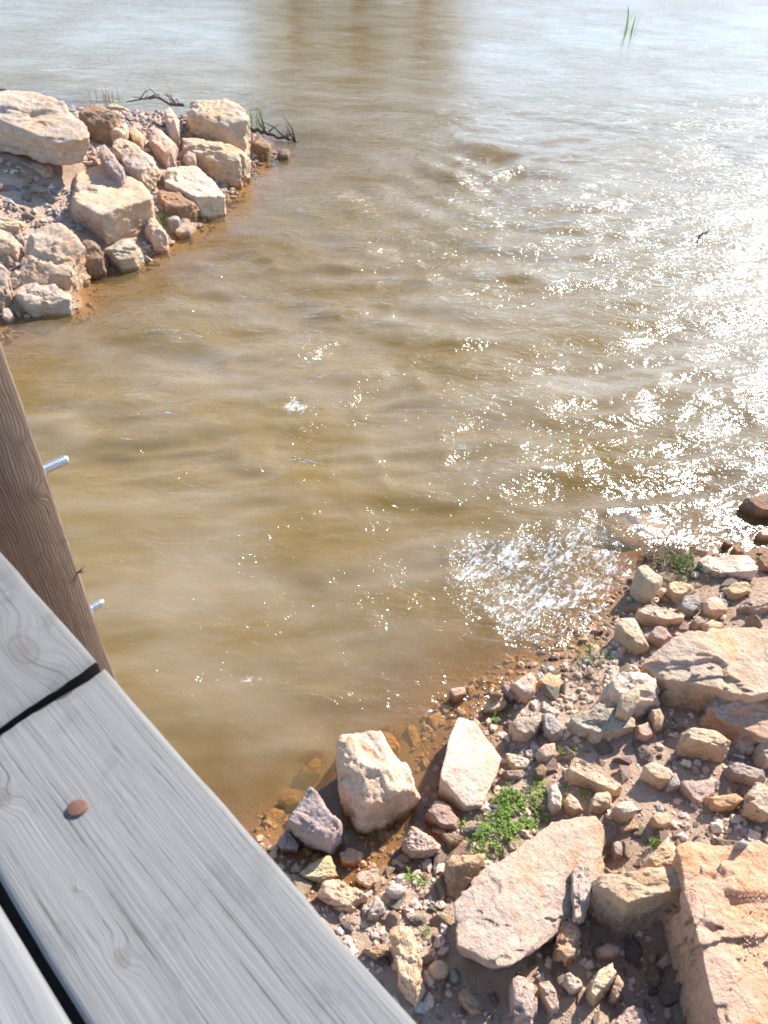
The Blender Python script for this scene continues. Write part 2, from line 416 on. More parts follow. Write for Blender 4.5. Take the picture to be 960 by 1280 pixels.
def hull_planes(P, dd=0.955):
    bm = bmesh.new()
    for p in P: bm.verts.new(p)
    r = bmesh.ops.convex_hull(bm, input=bm.verts)
    bm.normal_update(); N = []; D = []; A = []
    c = P.mean(0)
    for f in bm.faces:
        n = np.array(f.normal[:]); 
        if np.linalg.norm(n) < 0.5: continue
        p = np.array(f.verts[0].co[:]); d = n @ p
        if n @ c > d: n = -n; d = -d
        N.append(n); D.append(d); A.append(f.calc_area())
    bm.free()
    N = np.array(N); D = np.array(D); A = np.array(A); keep = []
    for i in np.argsort(-A):
        if all(N[i] @ N[j] < dd for j in keep): keep.append(i)
    N = N[keep]; D = np.max(P @ N.T, axis=0)
    return N, D

ROCKPL = []      # (N, D world, xmin, xmax, ymin, ymax) for every hand-placed rock
def rock_mesh(name, P, sub, seed, chips=5, rough=0.030, p=75, chipd=(0.84, 0.97), register=True, cracks=0.0, dd=0.955):
    rg = np.random.default_rng(seed)
    P = np.asarray(P, float); c = P.mean(0); Q = P - c
    N, D = hull_planes(Q, dd)
    cn = rg.normal(size=(chips, 3)); cn[:, 2] = np.abs(cn[:, 2]) * 0.6 - 0.1
    cn /= np.linalg.norm(cn, axis=1)[:, None]
    cd = np.max(Q @ cn.T, axis=0) * rg.uniform(*chipd, size=chips)
    N = np.vstack([N, cn]); D = np.concatenate([D, cd]); D = np.maximum(D, 0.004)
    if register:
        ROCKPL.append((N, D + N @ c, P[:, 0].min(), P[:, 0].max(), P[:, 1].min(), P[:, 1].max()))
    S, F = ico(sub)
    ev, E = np.linalg.eigh(np.cov(Q.T)); ext = np.ptp(Q @ E, axis=0) / 2
    if np.linalg.det(E) < 0: E[:, 0] *= -1
    U = (S * ext) @ E.T; U /= np.linalg.norm(U, axis=1)[:, None]
    q = np.maximum(U @ N.T, 0) / D
    r = np.sum(q ** p, axis=1) ** (-1.0 / p)
    V = U * r[:, None]; size = float(np.mean(np.sort(ext)[1:]))
    off = rg.uniform(0, 90, 3)
    n1 = fbm(V / size * 1.6 + off, 3, 1); n2 = fbm(V / size * 5.5 + off, 4, 2, 0.6)
    led = fbm((V @ E) / size * np.array([7.0, 1.2, 1.2]) + off, 3, 4)      # bedding along the flat axis
    disp = size * rough * (0.9 * n1 + 0.75 * n2 + 0.35 * np.sign(led) * np.minimum(np.abs(led) * 4, 1))
    if cracks > 0:
        k = fbm(V / size * np.array([1.0, 2.2, 1.2]) + off + 7, 4, 9, .55); disp = disp - cracks * sstep(-.05, .05, k) - .6 * cracks * sstep(.28, .38, k)
    thin = np.min(ext) * 0.5
    V = V + U * np.clip(disp, -thin, thin)[:, None]
    return mesh_np(name, V, F), c

def poly_c(pts): return sum(p[0] for p in pts) / len(pts), sum(p[1] for p in pts) / len(pts)

def make_rock(kind, label, cat, colname, sil=None, h=0.1, top=None, under=None, group=None, sub=None, flare=1.0, **kw):
    """sil: outline as seen; top: upper face corners (x, y[, height]); heights in metres over the ground there"""
    seed = abs(hash((round((sil or top)[0][0]), round((sil or top)[0][1]), len(sil or top)))) % 100000
    rg = np.random.default_rng(seed); P = []; fr = 0.85
    pts = sil or [t[:2] for t in top]
    cx, cy = poly_c(pts); ymin = min(p[1] for p in pts); ymax = max(p[1] for p in pts)
    if cy < 420: h *= 0.66; fr = 0.6
    if under is not None: zr = under - h
    else: zr = ground_at(cx, cy * 0.4 + ymax * 0.6)
    if sil:
        for (x, y) in sil:
            t = (ymax - y) / max(ymax - ymin, 1); z = zr + h * min(max((t - 0.22) / 0.6, 0.0), 0.88)
            P.append(unp(x, y, z))
    if top:
        for t in top: P.append(unp(t[0], t[1], zr + (t[2] * (.64 if cy < 420 else 1) if len(t) > 2 else h)))
    elif sil:
        ysh = 0.06 * (ymax - ymin)
        for (x, y) in sil:
            t = (ymax - y) / max(ymax - ymin, 1)
            P.append(unp(cx + (x - cx) * 0.7, cy - ysh + (y - cy) * 0.66, zr + h * (fr + (1 - fr) * min(t * 1.5, 1)) * rg.uniform(0.94, 1.0)))
    P = np.array(P); g = terrain(P[:, 0], P[:, 1]); c = P.mean(0)
    zb = np.minimum(g - 0.035, P[:, 2] - 0.02)
    B = P.copy(); B[:, :2] = c[:2] + (B[:, :2] - c[:2]) * (0.93 * flare); B[:, 2] = np.maximum(zb, P[:, 2].min() - 0.25)
    P = np.vstack([P, B])
    wpx = max(p[0] for p in pts) - min(p[0] for p in pts)
    sz = max(wpx, ymax - ymin)
    if sub is None: sub = 6 if sz > 52 else (5 if sz > 20 else 4)
    if under is not None: sub = min(sub, 4)
    elif sz > 30 and 'p' not in kw and 'cracks' not in kw: kw['cracks'] = (.022 if sz > 60 else .012) if cy < 420 else (.010 if sz > 60 else .004)
    me, c = rock_mesh(kind, P, sub, seed, **kw)
    o = link(kind, me, ROCK, loc=c)
    bc = np.array(PAL[colname]); k = rg.uniform(0.9, 1.1); j = rg.uniform(0.96, 1.04, 3)
    o.color = (*np.clip(bc * k * j, 0, 1), 1)
    tag(o, label, cat, group)
    return o

PAL = dict(tan=(.50, .37, .265), pale=(.60, .49, .385), pink=(.49, .345, .275), purple=(.335, .268, .238), brown=(.27, .175, .115),
           orange=(.44, .275, .155), yellow=(.55, .43, .235), grey=(.34, .31, .285), white=(.64, .55, .455), wet=(.62, .44, .24), peach=(.47, .295, .205), mauve=(.41, .30, .245))
for _k in PAL:
    if _k not in ('wet', 'brown', 'peach', 'mauve'): b_ = 0.12 if _k in ('purple', 'grey') else (0.46 if _k in ('pale', 'white') else 0.34); PAL[_k] = tuple((1 - b_) * np.array(PAL[_k]) + b_ * np.array((.50, .358, .258)))
exec_rocks = []
def R(*a, **k): exec_rocks.append((a, k))

# --- near bank, water's edge
R('boulder', 'large pale boulder with a ridged top standing in the water at the stony shore', 'boulder', 'pale',
  [(418, 914), (478, 912), (486, 932), (497, 947), (512, 962), (521, 985), (524, 1002), (518, 1011), (497, 1022), (480, 1037), (446, 1040), (432, 1024), (424, 980)], .28,
  [(426, 918, .17), (477, 914, .2), (490, 950, .25), (517, 988, .2), (484, 985, .3), (478, 1006, .22), (455, 1000, .24), (440, 1012, .15)], rough=.045)
R('boulder', 'grey-brown angular boulder with a sharp corner at the shore beside the bridge boards', 'boulder', 'purple',
  [(388, 984), (398, 990), (428, 1031), (415, 1062), (404, 1066), (388, 1060), (365, 1040), (358, 1028), (372, 1000)], .24,
  [(388, 985, .24), (428, 1031, .2), (413, 1052, .16), (360, 1025, .2)], rough=.03, chips=3)
R('stone', 'dark wet stone tucked under the grey-brown angular boulder by the bridge', 'stone', 'purple', [(345, 1052), (358, 1037), (375, 1055), (372, 1066), (348, 1064)], .06)
R('stone', 'yellow flat stone shaded by the grey-brown angular boulder', 'stone', 'yellow', [(371, 1088), (412, 1066), (425, 1095), (402, 1106), (376, 1102)], .06)
R('submerged_rock', 'yellow-brown rock lying under water next to the bridge boards', 'rock', 'yellow', [(328, 1020), (340, 1008), (358, 1014), (353, 1035), (345, 1050), (332, 1042)], .12, under=-.012)
R('submerged_rock', 'orange-brown block under murky water facing the pale ridged boulder', 'rock', 'wet', [(370, 965), (395, 945), (402, 950), (403, 972), (375, 978)], .12, under=-.045)
R('submerged_rock', 'small brown rock under water just behind the angular boulder', 'rock', 'wet', [(345, 1000), (370, 992), (378, 1002), (358, 1015)], .1, under=-.02)
R('submerged_rock', 'orange rock under water against the far side of the pale ridged boulder', 'rock', 'wet', [(476, 912), (490, 917), (502, 935), (500, 947), (486, 946)], .12, under=-.008)
R('submerged_rock', 'long orange-brown rock under water between the pale boulder and the diamond slab', 'rock', 'wet', [(506, 908), (518, 904), (532, 940), (527, 952), (516, 942)], .1, under=-.04)
R('submerged_rock', 'rounded orange rock under water near the tip of the diamond slab', 'rock', 'wet', [(534, 894), (553, 886), (563, 906), (552, 922), (538, 914)], .1, under=-.02)
R('submerged_rock', 'dim brown rock sunk in the shaded water beside the diamond slab', 'rock', 'wet', [(520, 950), (540, 945), (545, 968), (530, 978), (518, 965)], .1, under=-.05)
R('submerged_rock', 'orange rock just under water touching a small wet stone at the shore', 'rock', 'wet', [(582, 859), (592, 854), (598, 872), (586, 879)], .08, under=-.006)
R('submerged_rock', 'brown rock under the shallow water close to the pink pointed stone', 'rock', 'wet', [(606, 852), (624, 845), (632, 853), (615, 862)], .08, under=-.02)
R('submerged_rock', 'flat rusty rock under the edge of the riffle', 'rock', 'wet', [(655, 832), (690, 815), (706, 822), (690, 838), (660, 842)], .08, under=-.02)
R('submerged_rock', 'large dark boulder under water where the riffle breaks', 'rock', 'brown', [(744, 655), (762, 640), (782, 645), (808, 680), (812, 698), (785, 692), (765, 676)], .22, under=.002)
R('submerged_rock', 'broad golden-brown rock under clear water beside the dead grass clump', 'rock', 'wet', [(782, 640), (815, 640), (850, 668), (842, 688), (812, 690)], .2, under=-.03)
R('stone', 'rough tan stone with a pitted face between the pale boulder and the diamond slab', 'stone', 'tan', [(513, 1031), (522, 1033), (535, 1045), (553, 1058), (556, 1068), (535, 1075), (510, 1075), (500, 1065), (503, 1050)], .1, rough=.07)
R('stone', 'orange-tan flat stone lying on the wet edge below the pale ridged boulder', 'stone', 'orange', [(423, 1065), (437, 1059), (457, 1065), (456, 1075), (445, 1084), (424, 1082)], .05)
R('slab', 'big pale diamond-shaped slab with a smooth face leaning at the waterline', 'slab', 'white', None, .14,
  [(573, 896, .10), (593, 902, .10), (606, 922, .10), (627, 947, .09), (622, 965, .08), (606, 1000, .07), (599, 1016, .06), (588, 1014, .07), (551, 973, .15), (555, 950, .15), (562, 920, .13)], chips=1, rough=.012, p=110, dd=.99)
R('stone', 'pinkish stone wedged under the lower end of the diamond slab', 'stone', 'pink', [(532, 1015), (545, 1001), (560, 1004), (577, 1025), (575, 1040), (555, 1040), (540, 1030)], .07)
R('stone', 'dark brown rounded stone by the weeds below the diamond slab', 'stone', 'brown', [(552, 1042), (565, 1040), (580, 1045), (578, 1058), (560, 1058)], .05)
R('stone', 'small wet stone poking out of sparkling shallows near the diamond slab tip', 'stone', 'pink', [(562, 861), (582, 858), (583, 868), (571, 876), (563, 872)], .05)
R('stone', 'tan wedge stone carrying a small dark cobble at the water edge', 'stone', 'tan', [(602, 890), (608, 874), (625, 866), (636, 878), (634, 885), (615, 892)], .07)
R('stone', 'small dark cobble resting on the tan wedge stone at the water edge', 'stone', 'brown', [(613, 868), (622, 862), (630, 868), (627, 875), (616, 876)], .11)
R('stone', 'pink pointed stone standing at the edge of the riffle', 'stone', 'pink', [(637, 855), (662, 840), (671, 846), (669, 868), (660, 875), (650, 871)], .11, chips=3)
R('stone', 'dark narrow stone leaning on the pink pointed stone', 'stone', 'purple', [(627, 856), (635, 855), (647, 873), (640, 878)], .07)
R('stone', 'reddish-brown wet stone half washed by the riffle', 'stone', 'orange', [(672, 850), (685, 842), (700, 845), (702, 862), (690, 867), (676, 858)], .05)
R('stone', 'tan and grey block with a broken top near the pink pointed stone', 'stone', 'tan', [(636, 905), (642, 898), (660, 898), (674, 891), (678, 900), (672, 920), (655, 926), (640, 921)], .1, chips=9)
R('stone', 'purple-brown slab tilted against the broad grey slab', 'stone', 'purple', [(676, 890), (690, 892), (708, 912), (702, 925), (690, 927), (678, 912)], .1)
R('slab', 'broad grey slab with a flat top under the cream boulder', 'slab', 'grey', None, .1,
  [(712, 902, .08), (723, 890, .1), (745, 875, .12), (768, 883, .12), (794, 899, .1), (795, 908, .1), (770, 914, .1), (752, 918, .1), (722, 910, .08)], chips=3, rough=.03)
R('stone', 'tan cube-like stone above the weeds', 'stone', 'tan', [(670, 940), (680, 930), (695, 928), (696, 945), (685, 955), (673, 948)], .08)
R('stone', 'bright flat stone lying right of the diamond slab point', 'stone', 'white', [(631, 940), (650, 945), (665, 950), (660, 962), (640, 963), (634, 955)], .04)
R('stone', 'purple thin stone edging the weed patch', 'stone', 'purple', [(628, 963), (655, 962), (654, 973), (632, 972)], .05)
R('stone', 'brown rounded cobble beside the tan cube-like stone', 'stone', 'brown', [(667, 962), (678, 953), (684, 962), (680, 974), (670, 973)], .06)
R('stone', 'long tan beam-shaped stone lying across the soil above the weeds', 'stone', 'tan', [(708, 952), (722, 948), (745, 960), (772, 980), (779, 988), (774, 998), (745, 987), (725, 977), (708, 968)], .09,
  [(710, 952), (722, 949), (748, 962), (777, 983), (769, 988), (740, 975), (715, 962)], chips=3)
R('stone', 'upright greyish-white stone standing in the weeds', 'stone', 'white', [(688, 982), (695, 978), (702, 995), (702, 1015), (692, 1018), (686, 1000)], .1)
R('stone', 'tan triangular stone beside the upright white stone', 'stone', 'tan', [(705, 1001), (712, 990), (722, 1000), (730, 1015), (722, 1018), (708, 1012)], .07)
R('stone', 'tan rounded block behind the top corner of the great mauve-brown slab', 'stone', 'tan', [(735, 1005), (745, 990), (757, 987), (768, 997), (765, 1008), (755, 1015), (737, 1013)], .08)
R('stone', 'bright cream stone perched next to the tan rounded block', 'stone', 'pale', [(765, 1010), (775, 1002), (790, 1001), (797, 1012), (790, 1022), (780, 1025)], .1)
R('stone', 'thin orange stone lying flat under the bright cream stone', 'stone', 'orange', [(774, 1033), (795, 1030), (800, 1036), (778, 1041)], .03)
R('cobble', 'smooth purple oval cobble in the gap beside the great mauve-brown slab', 'cobble', 'purple', [(766, 1052), (775, 1048), (781, 1060), (778, 1075), (768, 1074), (765, 1062)], .06, p=8, dd=.99, chips=0, rough=.01)
R('stone', 'pinkish lumpy stone on the bare soil between the slabs', 'stone', 'pink', [(813, 1022), (822, 1014), (838, 1018), (840, 1030), (828, 1038), (815, 1032)], .06)
R('stone', 'cream wedge stone lying on the bare soil patch', 'stone', 'pale', [(804, 957), (815, 948), (838, 962), (850, 976), (832, 986), (815, 978)], .1)
R('stone', 'small white-grey stone at the end of the cream wedge stone', 'stone', 'grey', [(834, 976), (845, 965), (853, 984), (836, 988)], .08)
R('stone', 'large weathered grey-tan block with a squared face above the bare soil', 'stone', 'tan', [(853, 912), (860, 908), (895, 914), (913, 925), (916, 940), (905, 955), (882, 953), (858, 945), (853, 930)], .15,
  [(858, 909), (892, 913), (913, 926), (908, 934), (893, 924), (857, 922)], chips=4)
R('stone', 'whitish stone next to the weathered grey-tan block', 'stone', 'white', [(920, 925), (935, 920), (948, 935), (945, 943), (930, 942)], .07)
R('stone', 'orange stone on top of the pile by the cracked slab', 'stone', 'orange', [(938, 913), (955, 910), (970, 912), (970, 923), (945, 926)], .09)
R('stone', 'tall tan stone below the orange stone by the cracked slab', 'stone', 'tan', [(947, 928), (960, 922), (980, 930), (978, 955), (955, 957), (947, 945)], .12)
R('stone', 'long red-brown stone under the tall tan stone', 'stone', 'purple', [(908, 953), (930, 953), (955, 962), (962, 975), (945, 980), (910, 969)], .1)
R('stone', 'big tan block with a rounded corner beside the sandy hollow', 'stone', 'tan', [(929, 1000), (945, 976), (960, 984), (985, 985), (990, 1025), (950, 1026), (930, 1012)], .15)
R('stone', 'orange broken stone resting in the sandy hollow', 'stone', 'orange', [(882, 996), (920, 990), (932, 1000), (925, 1010), (900, 1014), (885, 1011)], .08)
R('slab', 'pinkish flat slab sunk in the soil behind the orange broken stone', 'slab', 'pink', [(850, 976), (894, 973), (896, 990), (876, 1011), (865, 1006)], .05)
R('boulder', 'cream boulder with rounded facets sitting on the broad grey slab', 'boulder', 'white', [(752, 870), (756, 848), (775, 840), (800, 838), (820, 848), (830, 870), (828, 888), (815, 893), (790, 895), (765, 882)], .17, chips=9)
R('boulder', 'tan knobbly stone leaning on the front of the cream boulder', 'stone', 'tan', [(769, 886), (775, 872), (795, 857), (803, 864), (800, 885), (786, 897), (775, 896)], .22, chips=8)
R('stone', 'tan upright stone at the foot of the cream boulder', 'stone', 'tan', [(813, 888), (825, 884), (831, 895), (827, 913), (817, 912)], .09)
R('stone', 'reddish stone at the end of the broad grey slab', 'stone', 'pink', [(796, 907), (812, 902), (819, 920), (805, 925), (797, 919)], .07)
R('slab', 'huge tan slab with long cracks across its flat top', 'slab', 'tan', None, .22,
  [(802, 830, .12), (830, 803, .17), (860, 788, .2), (900, 785, .22), (1010, 780, .24), (1035, 850, .25), (955, 866, .25), (925, 872, .24), (905, 864, .24), (880, 858, .22), (830, 850, .16), (812, 846, .12)], chips=0, rough=.016, p=110, dd=.99, sub=7, cracks=.024)
R('slab', 'lower ledge slab in front of the huge cracked tan slab', 'slab', 'pink', None, .15,
  [(880, 862, .15), (905, 868, .17), (960, 868, .18), (1035, 860, .18), (1040, 915, .16), (960, 925, .15), (925, 912, .14), (900, 902, .13), (882, 885, .13)], chips=2, rough=.025, p=90, dd=.985, cracks=.016)
R('boulder', 'tan block with a rounded lit top at the riffle edge by the dead grass', 'stone', 'pale', [(788, 738), (795, 712), (805, 706), (820, 715), (829, 725), (825, 740), (808, 754), (792, 750)], .17,
  [(797, 709), (807, 707), (828, 724), (822, 733), (806, 722)], chips=3)
R('stone', 'tan stone under the green grass tuft', 'stone', 'tan', [(832, 731), (845, 725), (866, 730), (865, 742), (850, 750), (840, 746)], .08)
R('stone', 'grey faceted stone between two tan stones below the pale flat slab', 'stone', 'grey', [(847, 758), (855, 745), (868, 741), (878, 750), (876, 765), (865, 770), (850, 763)], .1)
R('stone', 'tan faceted stone leaning beside the grey faceted stone', 'stone', 'tan', [(878, 755), (888, 744), (903, 748), (912, 762), (905, 770), (890, 771), (878, 763)], .11)
R('slab', 'pale flat-topped slab at the pool edge behind the green grass tuft', 'slab', 'white', None, .09,
  [(873, 699), (885, 694), (935, 694), (950, 707), (948, 713), (900, 716), (880, 711)], chips=2, rough=.02)
R('stone', 'tan angular stone in front of the pale flat-topped slab', 'stone', 'tan', [(905, 736), (915, 728), (935, 726), (941, 740), (925, 748), (910, 746)], .08)
R('stone', 'long pinkish stone propped over the rubble near the pale flat-topped slab', 'stone', 'pink', [(915, 762), (925, 748), (955, 738), (985, 736), (985, 755), (960, 761), (930, 766)], .09)
R('stone', 'long tan block with a lit top beside the riffle', 'stone', 'tan', [(793, 771), (800, 758), (820, 756), (850, 765), (857, 772), (852, 785), (835, 784), (800, 778)], .1,
  [(800, 758), (820, 757), (856, 768), (835, 774), (800, 766)], chips=3)
R('stone', 'dark brown stone at the wet edge of the riffle', 'stone', 'brown', [(780, 759), (790, 753), (803, 755), (800, 764), (785, 765)], .05)
R('stone', 'tan wedge leaning down the bank from the riffle', 'stone', 'tan', [(771, 780), (776, 771), (793, 772), (797, 795), (815, 813), (806, 819), (790, 811), (775, 793)], .11)
R('stone', 'pinkish six-sided stone at the corner of the huge cracked slab', 'stone', 'pink', [(811, 793), (820, 782), (832, 783), (841, 797), (832, 807), (815, 801)], .09, chips=2)
R('stone', 'purple stone above the edge of the huge cracked slab', 'stone', 'purple', [(863, 779), (870, 770), (890, 772), (886, 781), (868, 785)], .07)
R('stone', 'yellow-tan stone against the back edge of the huge cracked slab', 'stone', 'yellow', [(877, 781), (890, 774), (906, 780), (905, 787), (885, 789)], .06)
R('boulder', 'dark wet boulder out in the glittering pool', 'boulder', 'brown', [(925, 626), (945, 620), (962, 618), (992, 622), (990, 648), (962, 644), (940, 637)], .09)
R('stone', 'pale stone at the edge of the glittering pool', 'stone', 'pale', [(946, 664), (955, 659), (972, 660), (972, 672), (950, 673)], .06)
R('stone', 'dark brown stone on the shore past the pale flat-topped slab', 'stone', 'brown', [(945, 701), (955, 693), (978, 697), (978, 713), (955, 714)], .07)
R('stone', 'small dark stone in the shallows behind the pale flat-topped slab', 'stone', 'brown', [(915, 684), (923, 680), (931, 686), (928, 694), (918, 693)], .06)
R('stone', 'tiny dark stone between the pool and the small dark stone', 'stone', 'brown', [(904, 677), (912, 674), (917, 680), (909, 684)], .05)
# --- near bank, bottom
R('stone', 'tan flat stone partly hidden under the bridge board', 'stone', 'tan', [(396, 1118), (405, 1100), (425, 1097), (445, 1110), (461, 1120), (455, 1136), (440, 1146), (425, 1141)], .07)
R('stone', 'light angular chip beside the white rounded stone', 'stone', 'pale', [(455, 1152), (470, 1118), (480, 1128), (485, 1141), (470, 1152)], .06)
R('cobble', 'white rounded stone among small rubble and weeds', 'cobble', 'white', [(480, 1110), (490, 1101), (505, 1105), (509, 1115), (500, 1126), (485, 1122)], .08, p=9, dd=.99, chips=1, rough=.015)
R('stone', 'tan split block near the white rounded stone', 'stone', 'tan', [(442, 1095), (452, 1088), (475, 1085), (474, 1105), (463, 1115), (448, 1108)], .06)
R('slab', 'long narrow tan slab pointing out from under the bridge board', 'slab', 'tan', [(486, 1160), (500, 1152), (515, 1158), (526, 1190), (534, 1240), (522, 1264), (502, 1248), (492, 1200)], .13, chips=4)
R('cobble', 'egg-shaped tan cobble on the soil beside the long narrow slab', 'cobble', 'tan', [(533, 1210), (541, 1198), (553, 1196), (563, 1206), (563, 1218), (553, 1227), (540, 1226)], .09, p=7, dd=.99, chips=0, rough=.008)
R('cobble', 'small dark grey cobble touching the egg-shaped cobble', 'cobble', 'grey', [(563, 1210), (570, 1212), (577, 1225), (571, 1232), (562, 1228)], .05, p=9, dd=.99, chips=0, rough=.01)
R('stone', 'orange flat stone tucked against the long narrow slab', 'stone', 'orange', [(452, 1186), (485, 1178), (488, 1196), (470, 1202)], .05)
R('slab', 'great mauve-brown slab leaning on the soil below the weeds', 'slab', 'mauve', None, .2,
  [(567, 1126, .17), (606, 1079, .15), (692, 1022, .1), (748, 1014, .1), (762, 1040, .08), (766, 1085, .07), (694, 1170, .12), (640, 1205, .2), (620, 1207, .21), (598, 1195, .22), (570, 1180, .22)],
  chips=1, rough=.022, p=120, dd=.985, sub=7, cracks=.010, flare=.86)
R('stone', 'orange-sided block standing behind the great mauve-brown slab', 'stone', 'orange', [(555, 1080), (566, 1068), (608, 1068), (604, 1082), (580, 1100), (570, 1126), (558, 1126), (557, 1100)], .12,
  [(562, 1069), (607, 1068), (602, 1080), (572, 1084)], chips=4)
R('slab', 'upright pale slab standing on edge against the great mauve-brown slab', 'slab', 'pale', [(713, 1085), (720, 1079), (740, 1081), (742, 1110), (738, 1150), (725, 1160), (715, 1155), (712, 1120)], .2,
  [(715, 1084), (722, 1079), (741, 1082), (735, 1118), (730, 1148), (719, 1150)], chips=3)
R('stone', 'orange-brown oblong stone at the foot of the upright pale slab', 'stone', 'orange', [(690, 1192), (700, 1151), (715, 1146), (726, 1165), (722, 1205), (706, 1212), (692, 1204)], .12)
R('cobble', 'grey squarish cobble lying on the edge of the great mauve-brown slab', 'cobble', 'grey', [(688, 1130), (695, 1120), (709, 1120), (713, 1138), (702, 1146), (690, 1142)], .15, p=14, dd=.98, chips=2, rough=.015)
R('stone', 'small tan stone above the grey squarish cobble', 'stone', 'tan', [(690, 1112), (700, 1103), (711, 1105), (710, 1118), (698, 1121)], .13)
R('stone', 'small tan block below the grey squarish cobble', 'stone', 'tan', [(683, 1166), (690, 1150), (699, 1152), (698, 1170), (687, 1174)], .14)
R('boulder', 'big tan block with a rough orange front face over the hollow', 'boulder', 'tan', [(738, 1106), (745, 1090), (800, 1087), (846, 1086), (857, 1110), (855, 1138), (815, 1146), (790, 1166), (764, 1174), (752, 1150)], .26,
  [(741, 1104), (752, 1090), (846, 1087), (855, 1110), (815, 1115), (790, 1108), (765, 1118)], chips=4, rough=.04)
R('slab', 'massive orange-tan slab with gravel scattered on its top', 'slab', 'peach', None, .3,
  [(842, 1050, .26), (862, 1042, .26), (915, 1044, .28), (960, 1050, .3), (1030, 1060, .3), (1060, 1300, .3), (905, 1310, .32), (897, 1262, .32), (884, 1205, .32), (864, 1142, .32), (858, 1098, .3), (846, 1078, .28)], chips=0, rough=.014, p=110, dd=.99, sub=7, cracks=.022)
R('stone', 'tan sloping stone filling the corner above the big tan block', 'stone', 'tan', [(795, 1090), (820, 1060), (836, 1045), (850, 1062), (848, 1088), (820, 1094)], .14)
R('stone', 'tan lump beside the hollow under the big tan block', 'stone', 'tan', [(743, 1186), (760, 1178), (775, 1183), (778, 1193), (765, 1200), (745, 1200)], .08)
R('stone', 'pale wedge in the pile at the edge of the hollow', 'stone', 'pale', [(735, 1232), (745, 1215), (766, 1202), (772, 1215), (757, 1240), (741, 1262), (731, 1247)], .12)
R('stone', 'purple sharp stone next to the pale wedge', 'stone', 'pink', [(763, 1237), (772, 1216), (781, 1230), (771, 1260), (763, 1256)], .11)
R('stone', 'light tan stone lying on the soil under the great mauve-brown slab', 'stone', 'pale', [(702, 1226), (710, 1213), (728, 1225), (731, 1236), (718, 1246), (708, 1239)], .08)
R('stone', 'tan narrow stone standing beside the pinkish block', 'stone', 'tan', [(674, 1226), (683, 1221), (697, 1240), (701, 1268), (690, 1274), (678, 1252)], .09)
R('stone', 'pinkish upright block in the shade of the great mauve-brown slab', 'stone', 'pink', [(640, 1224), (648, 1218), (670, 1222), (673, 1260), (666, 1288), (640, 1288)], .12)
R('stone', 'orange wedge on the red soil', 'stone', 'orange', [(573, 1241), (582, 1230), (604, 1258), (604, 1270), (592, 1273), (578, 1259)], .08)
R('boulder', 'pinkish rough boulder at the mouth of the hollow', 'boulder', 'pink', [(752, 1288), (780, 1263), (800, 1256), (812, 1276), (806, 1310), (755, 1312)], .13, rough=.06)
R('stone', 'pinkish flat stone in the shaded hollow', 'stone', 'pink', [(819, 1206), (840, 1182), (848, 1184), (846, 1204), (828, 1211)], .04)
R('stone', 'orange chip beside the pinkish flat stone in the hollow', 'stone', 'orange', [(808, 1196), (818, 1188), (824, 1196), (816, 1206)], .03)
R('cobble', 'greenish-grey round cobble in the hollow', 'cobble', 'grey', [(816, 1224), (822, 1216), (832, 1218), (834, 1226), (824, 1230)], .03, p=8, dd=.99, chips=0, rough=.01)
R('cobble', 'light grey round cobble on the massive gravelly slab', 'cobble', 'grey', [(919, 1052), (927, 1044), (939, 1046), (943, 1057), (934, 1064), (922, 1061)], .34, p=7, dd=.99, chips=0, rough=.01)
R('cobble', 'slender grey cobble on the massive gravelly slab', 'cobble', 'grey', [(917, 1075), (923, 1072), (937, 1086), (931, 1090)], .33, p=9, dd=.99, chips=0, rough=.01)
# --- left bank
R('boulder', 'huge pale boulder crowning the rocky point across the water', 'boulder', 'pale', None, .6,
  [(-70, 124, .72), (-20, 113, .72), (30, 112, .72), (60, 119, .70), (85, 128, .66), (105, 150, .54), (117, 172, .40), (75, 180, .36), (55, 169, .40), (30, 155, .44), (0, 140, .48), (-70, 130, .50)], rough=.03, flare=.8, chips=2, dd=.985)
R('boulder', 'dark brown boulder behind the huge pale boulder', 'boulder', 'brown', [(96, 139), (110, 132), (130, 132), (150, 142), (153, 150), (140, 158), (120, 167), (105, 160)], .4)
R('stone', 'long brown stone on the crest behind the rubble', 'stone', 'orange', [(148, 147), (165, 143), (181, 143), (182, 150), (152, 155)], .22)
R('stone', 'pale yellowish stone on the crest next to the dark brown boulder', 'stone', 'yellow', [(128, 133), (140, 128), (160, 136), (168, 145), (150, 146)], .5)
R('stone', 'tan stone below the dark brown boulder', 'stone', 'pink', [(130, 160), (142, 153), (158, 155), (162, 168), (150, 174), (133, 168)], .28)
R('stone', 'small orange stone next to the folded pinkish boulder', 'stone', 'orange', [(160, 166), (172, 161), (181, 173), (178, 183), (165, 179)], .22)
R('boulder', 'pinkish boulder with folded wavy layers on the rocky point', 'boulder', 'pink', [(140, 182), (145, 171), (165, 178), (190, 195), (201, 210), (198, 222), (186, 231), (165, 222), (150, 212), (142, 198)], .4, rough=.05)
R('boulder', 'dark leaning shard of rock standing on the flat boulder', 'boulder', 'purple', [(122, 190), (125, 181), (133, 182), (150, 200), (163, 230), (156, 236), (147, 228), (128, 207)], .45)
R('boulder', 'wide flat-topped boulder with a dark front face', 'boulder', 'tan', [(84, 248), (95, 218), (125, 206), (150, 212), (175, 228), (191, 246), (190, 258), (160, 272), (140, 277), (118, 285), (83, 271)], .34,
  [(97, 217, .36), (127, 207, .36), (175, 228, .33), (190, 246, .3), (165, 256, .3), (150, 253, .32), (124, 270, .3), (89, 252, .3)], chips=0, dd=.985, rough=.025)
R('slab', 'upper of two long pinkish slabs lying side by side in the gravel', 'slab', 'pink', [(5, 191), (12, 184), (40, 195), (67, 210), (68, 218), (60, 224), (35, 212), (6, 197)], .16)
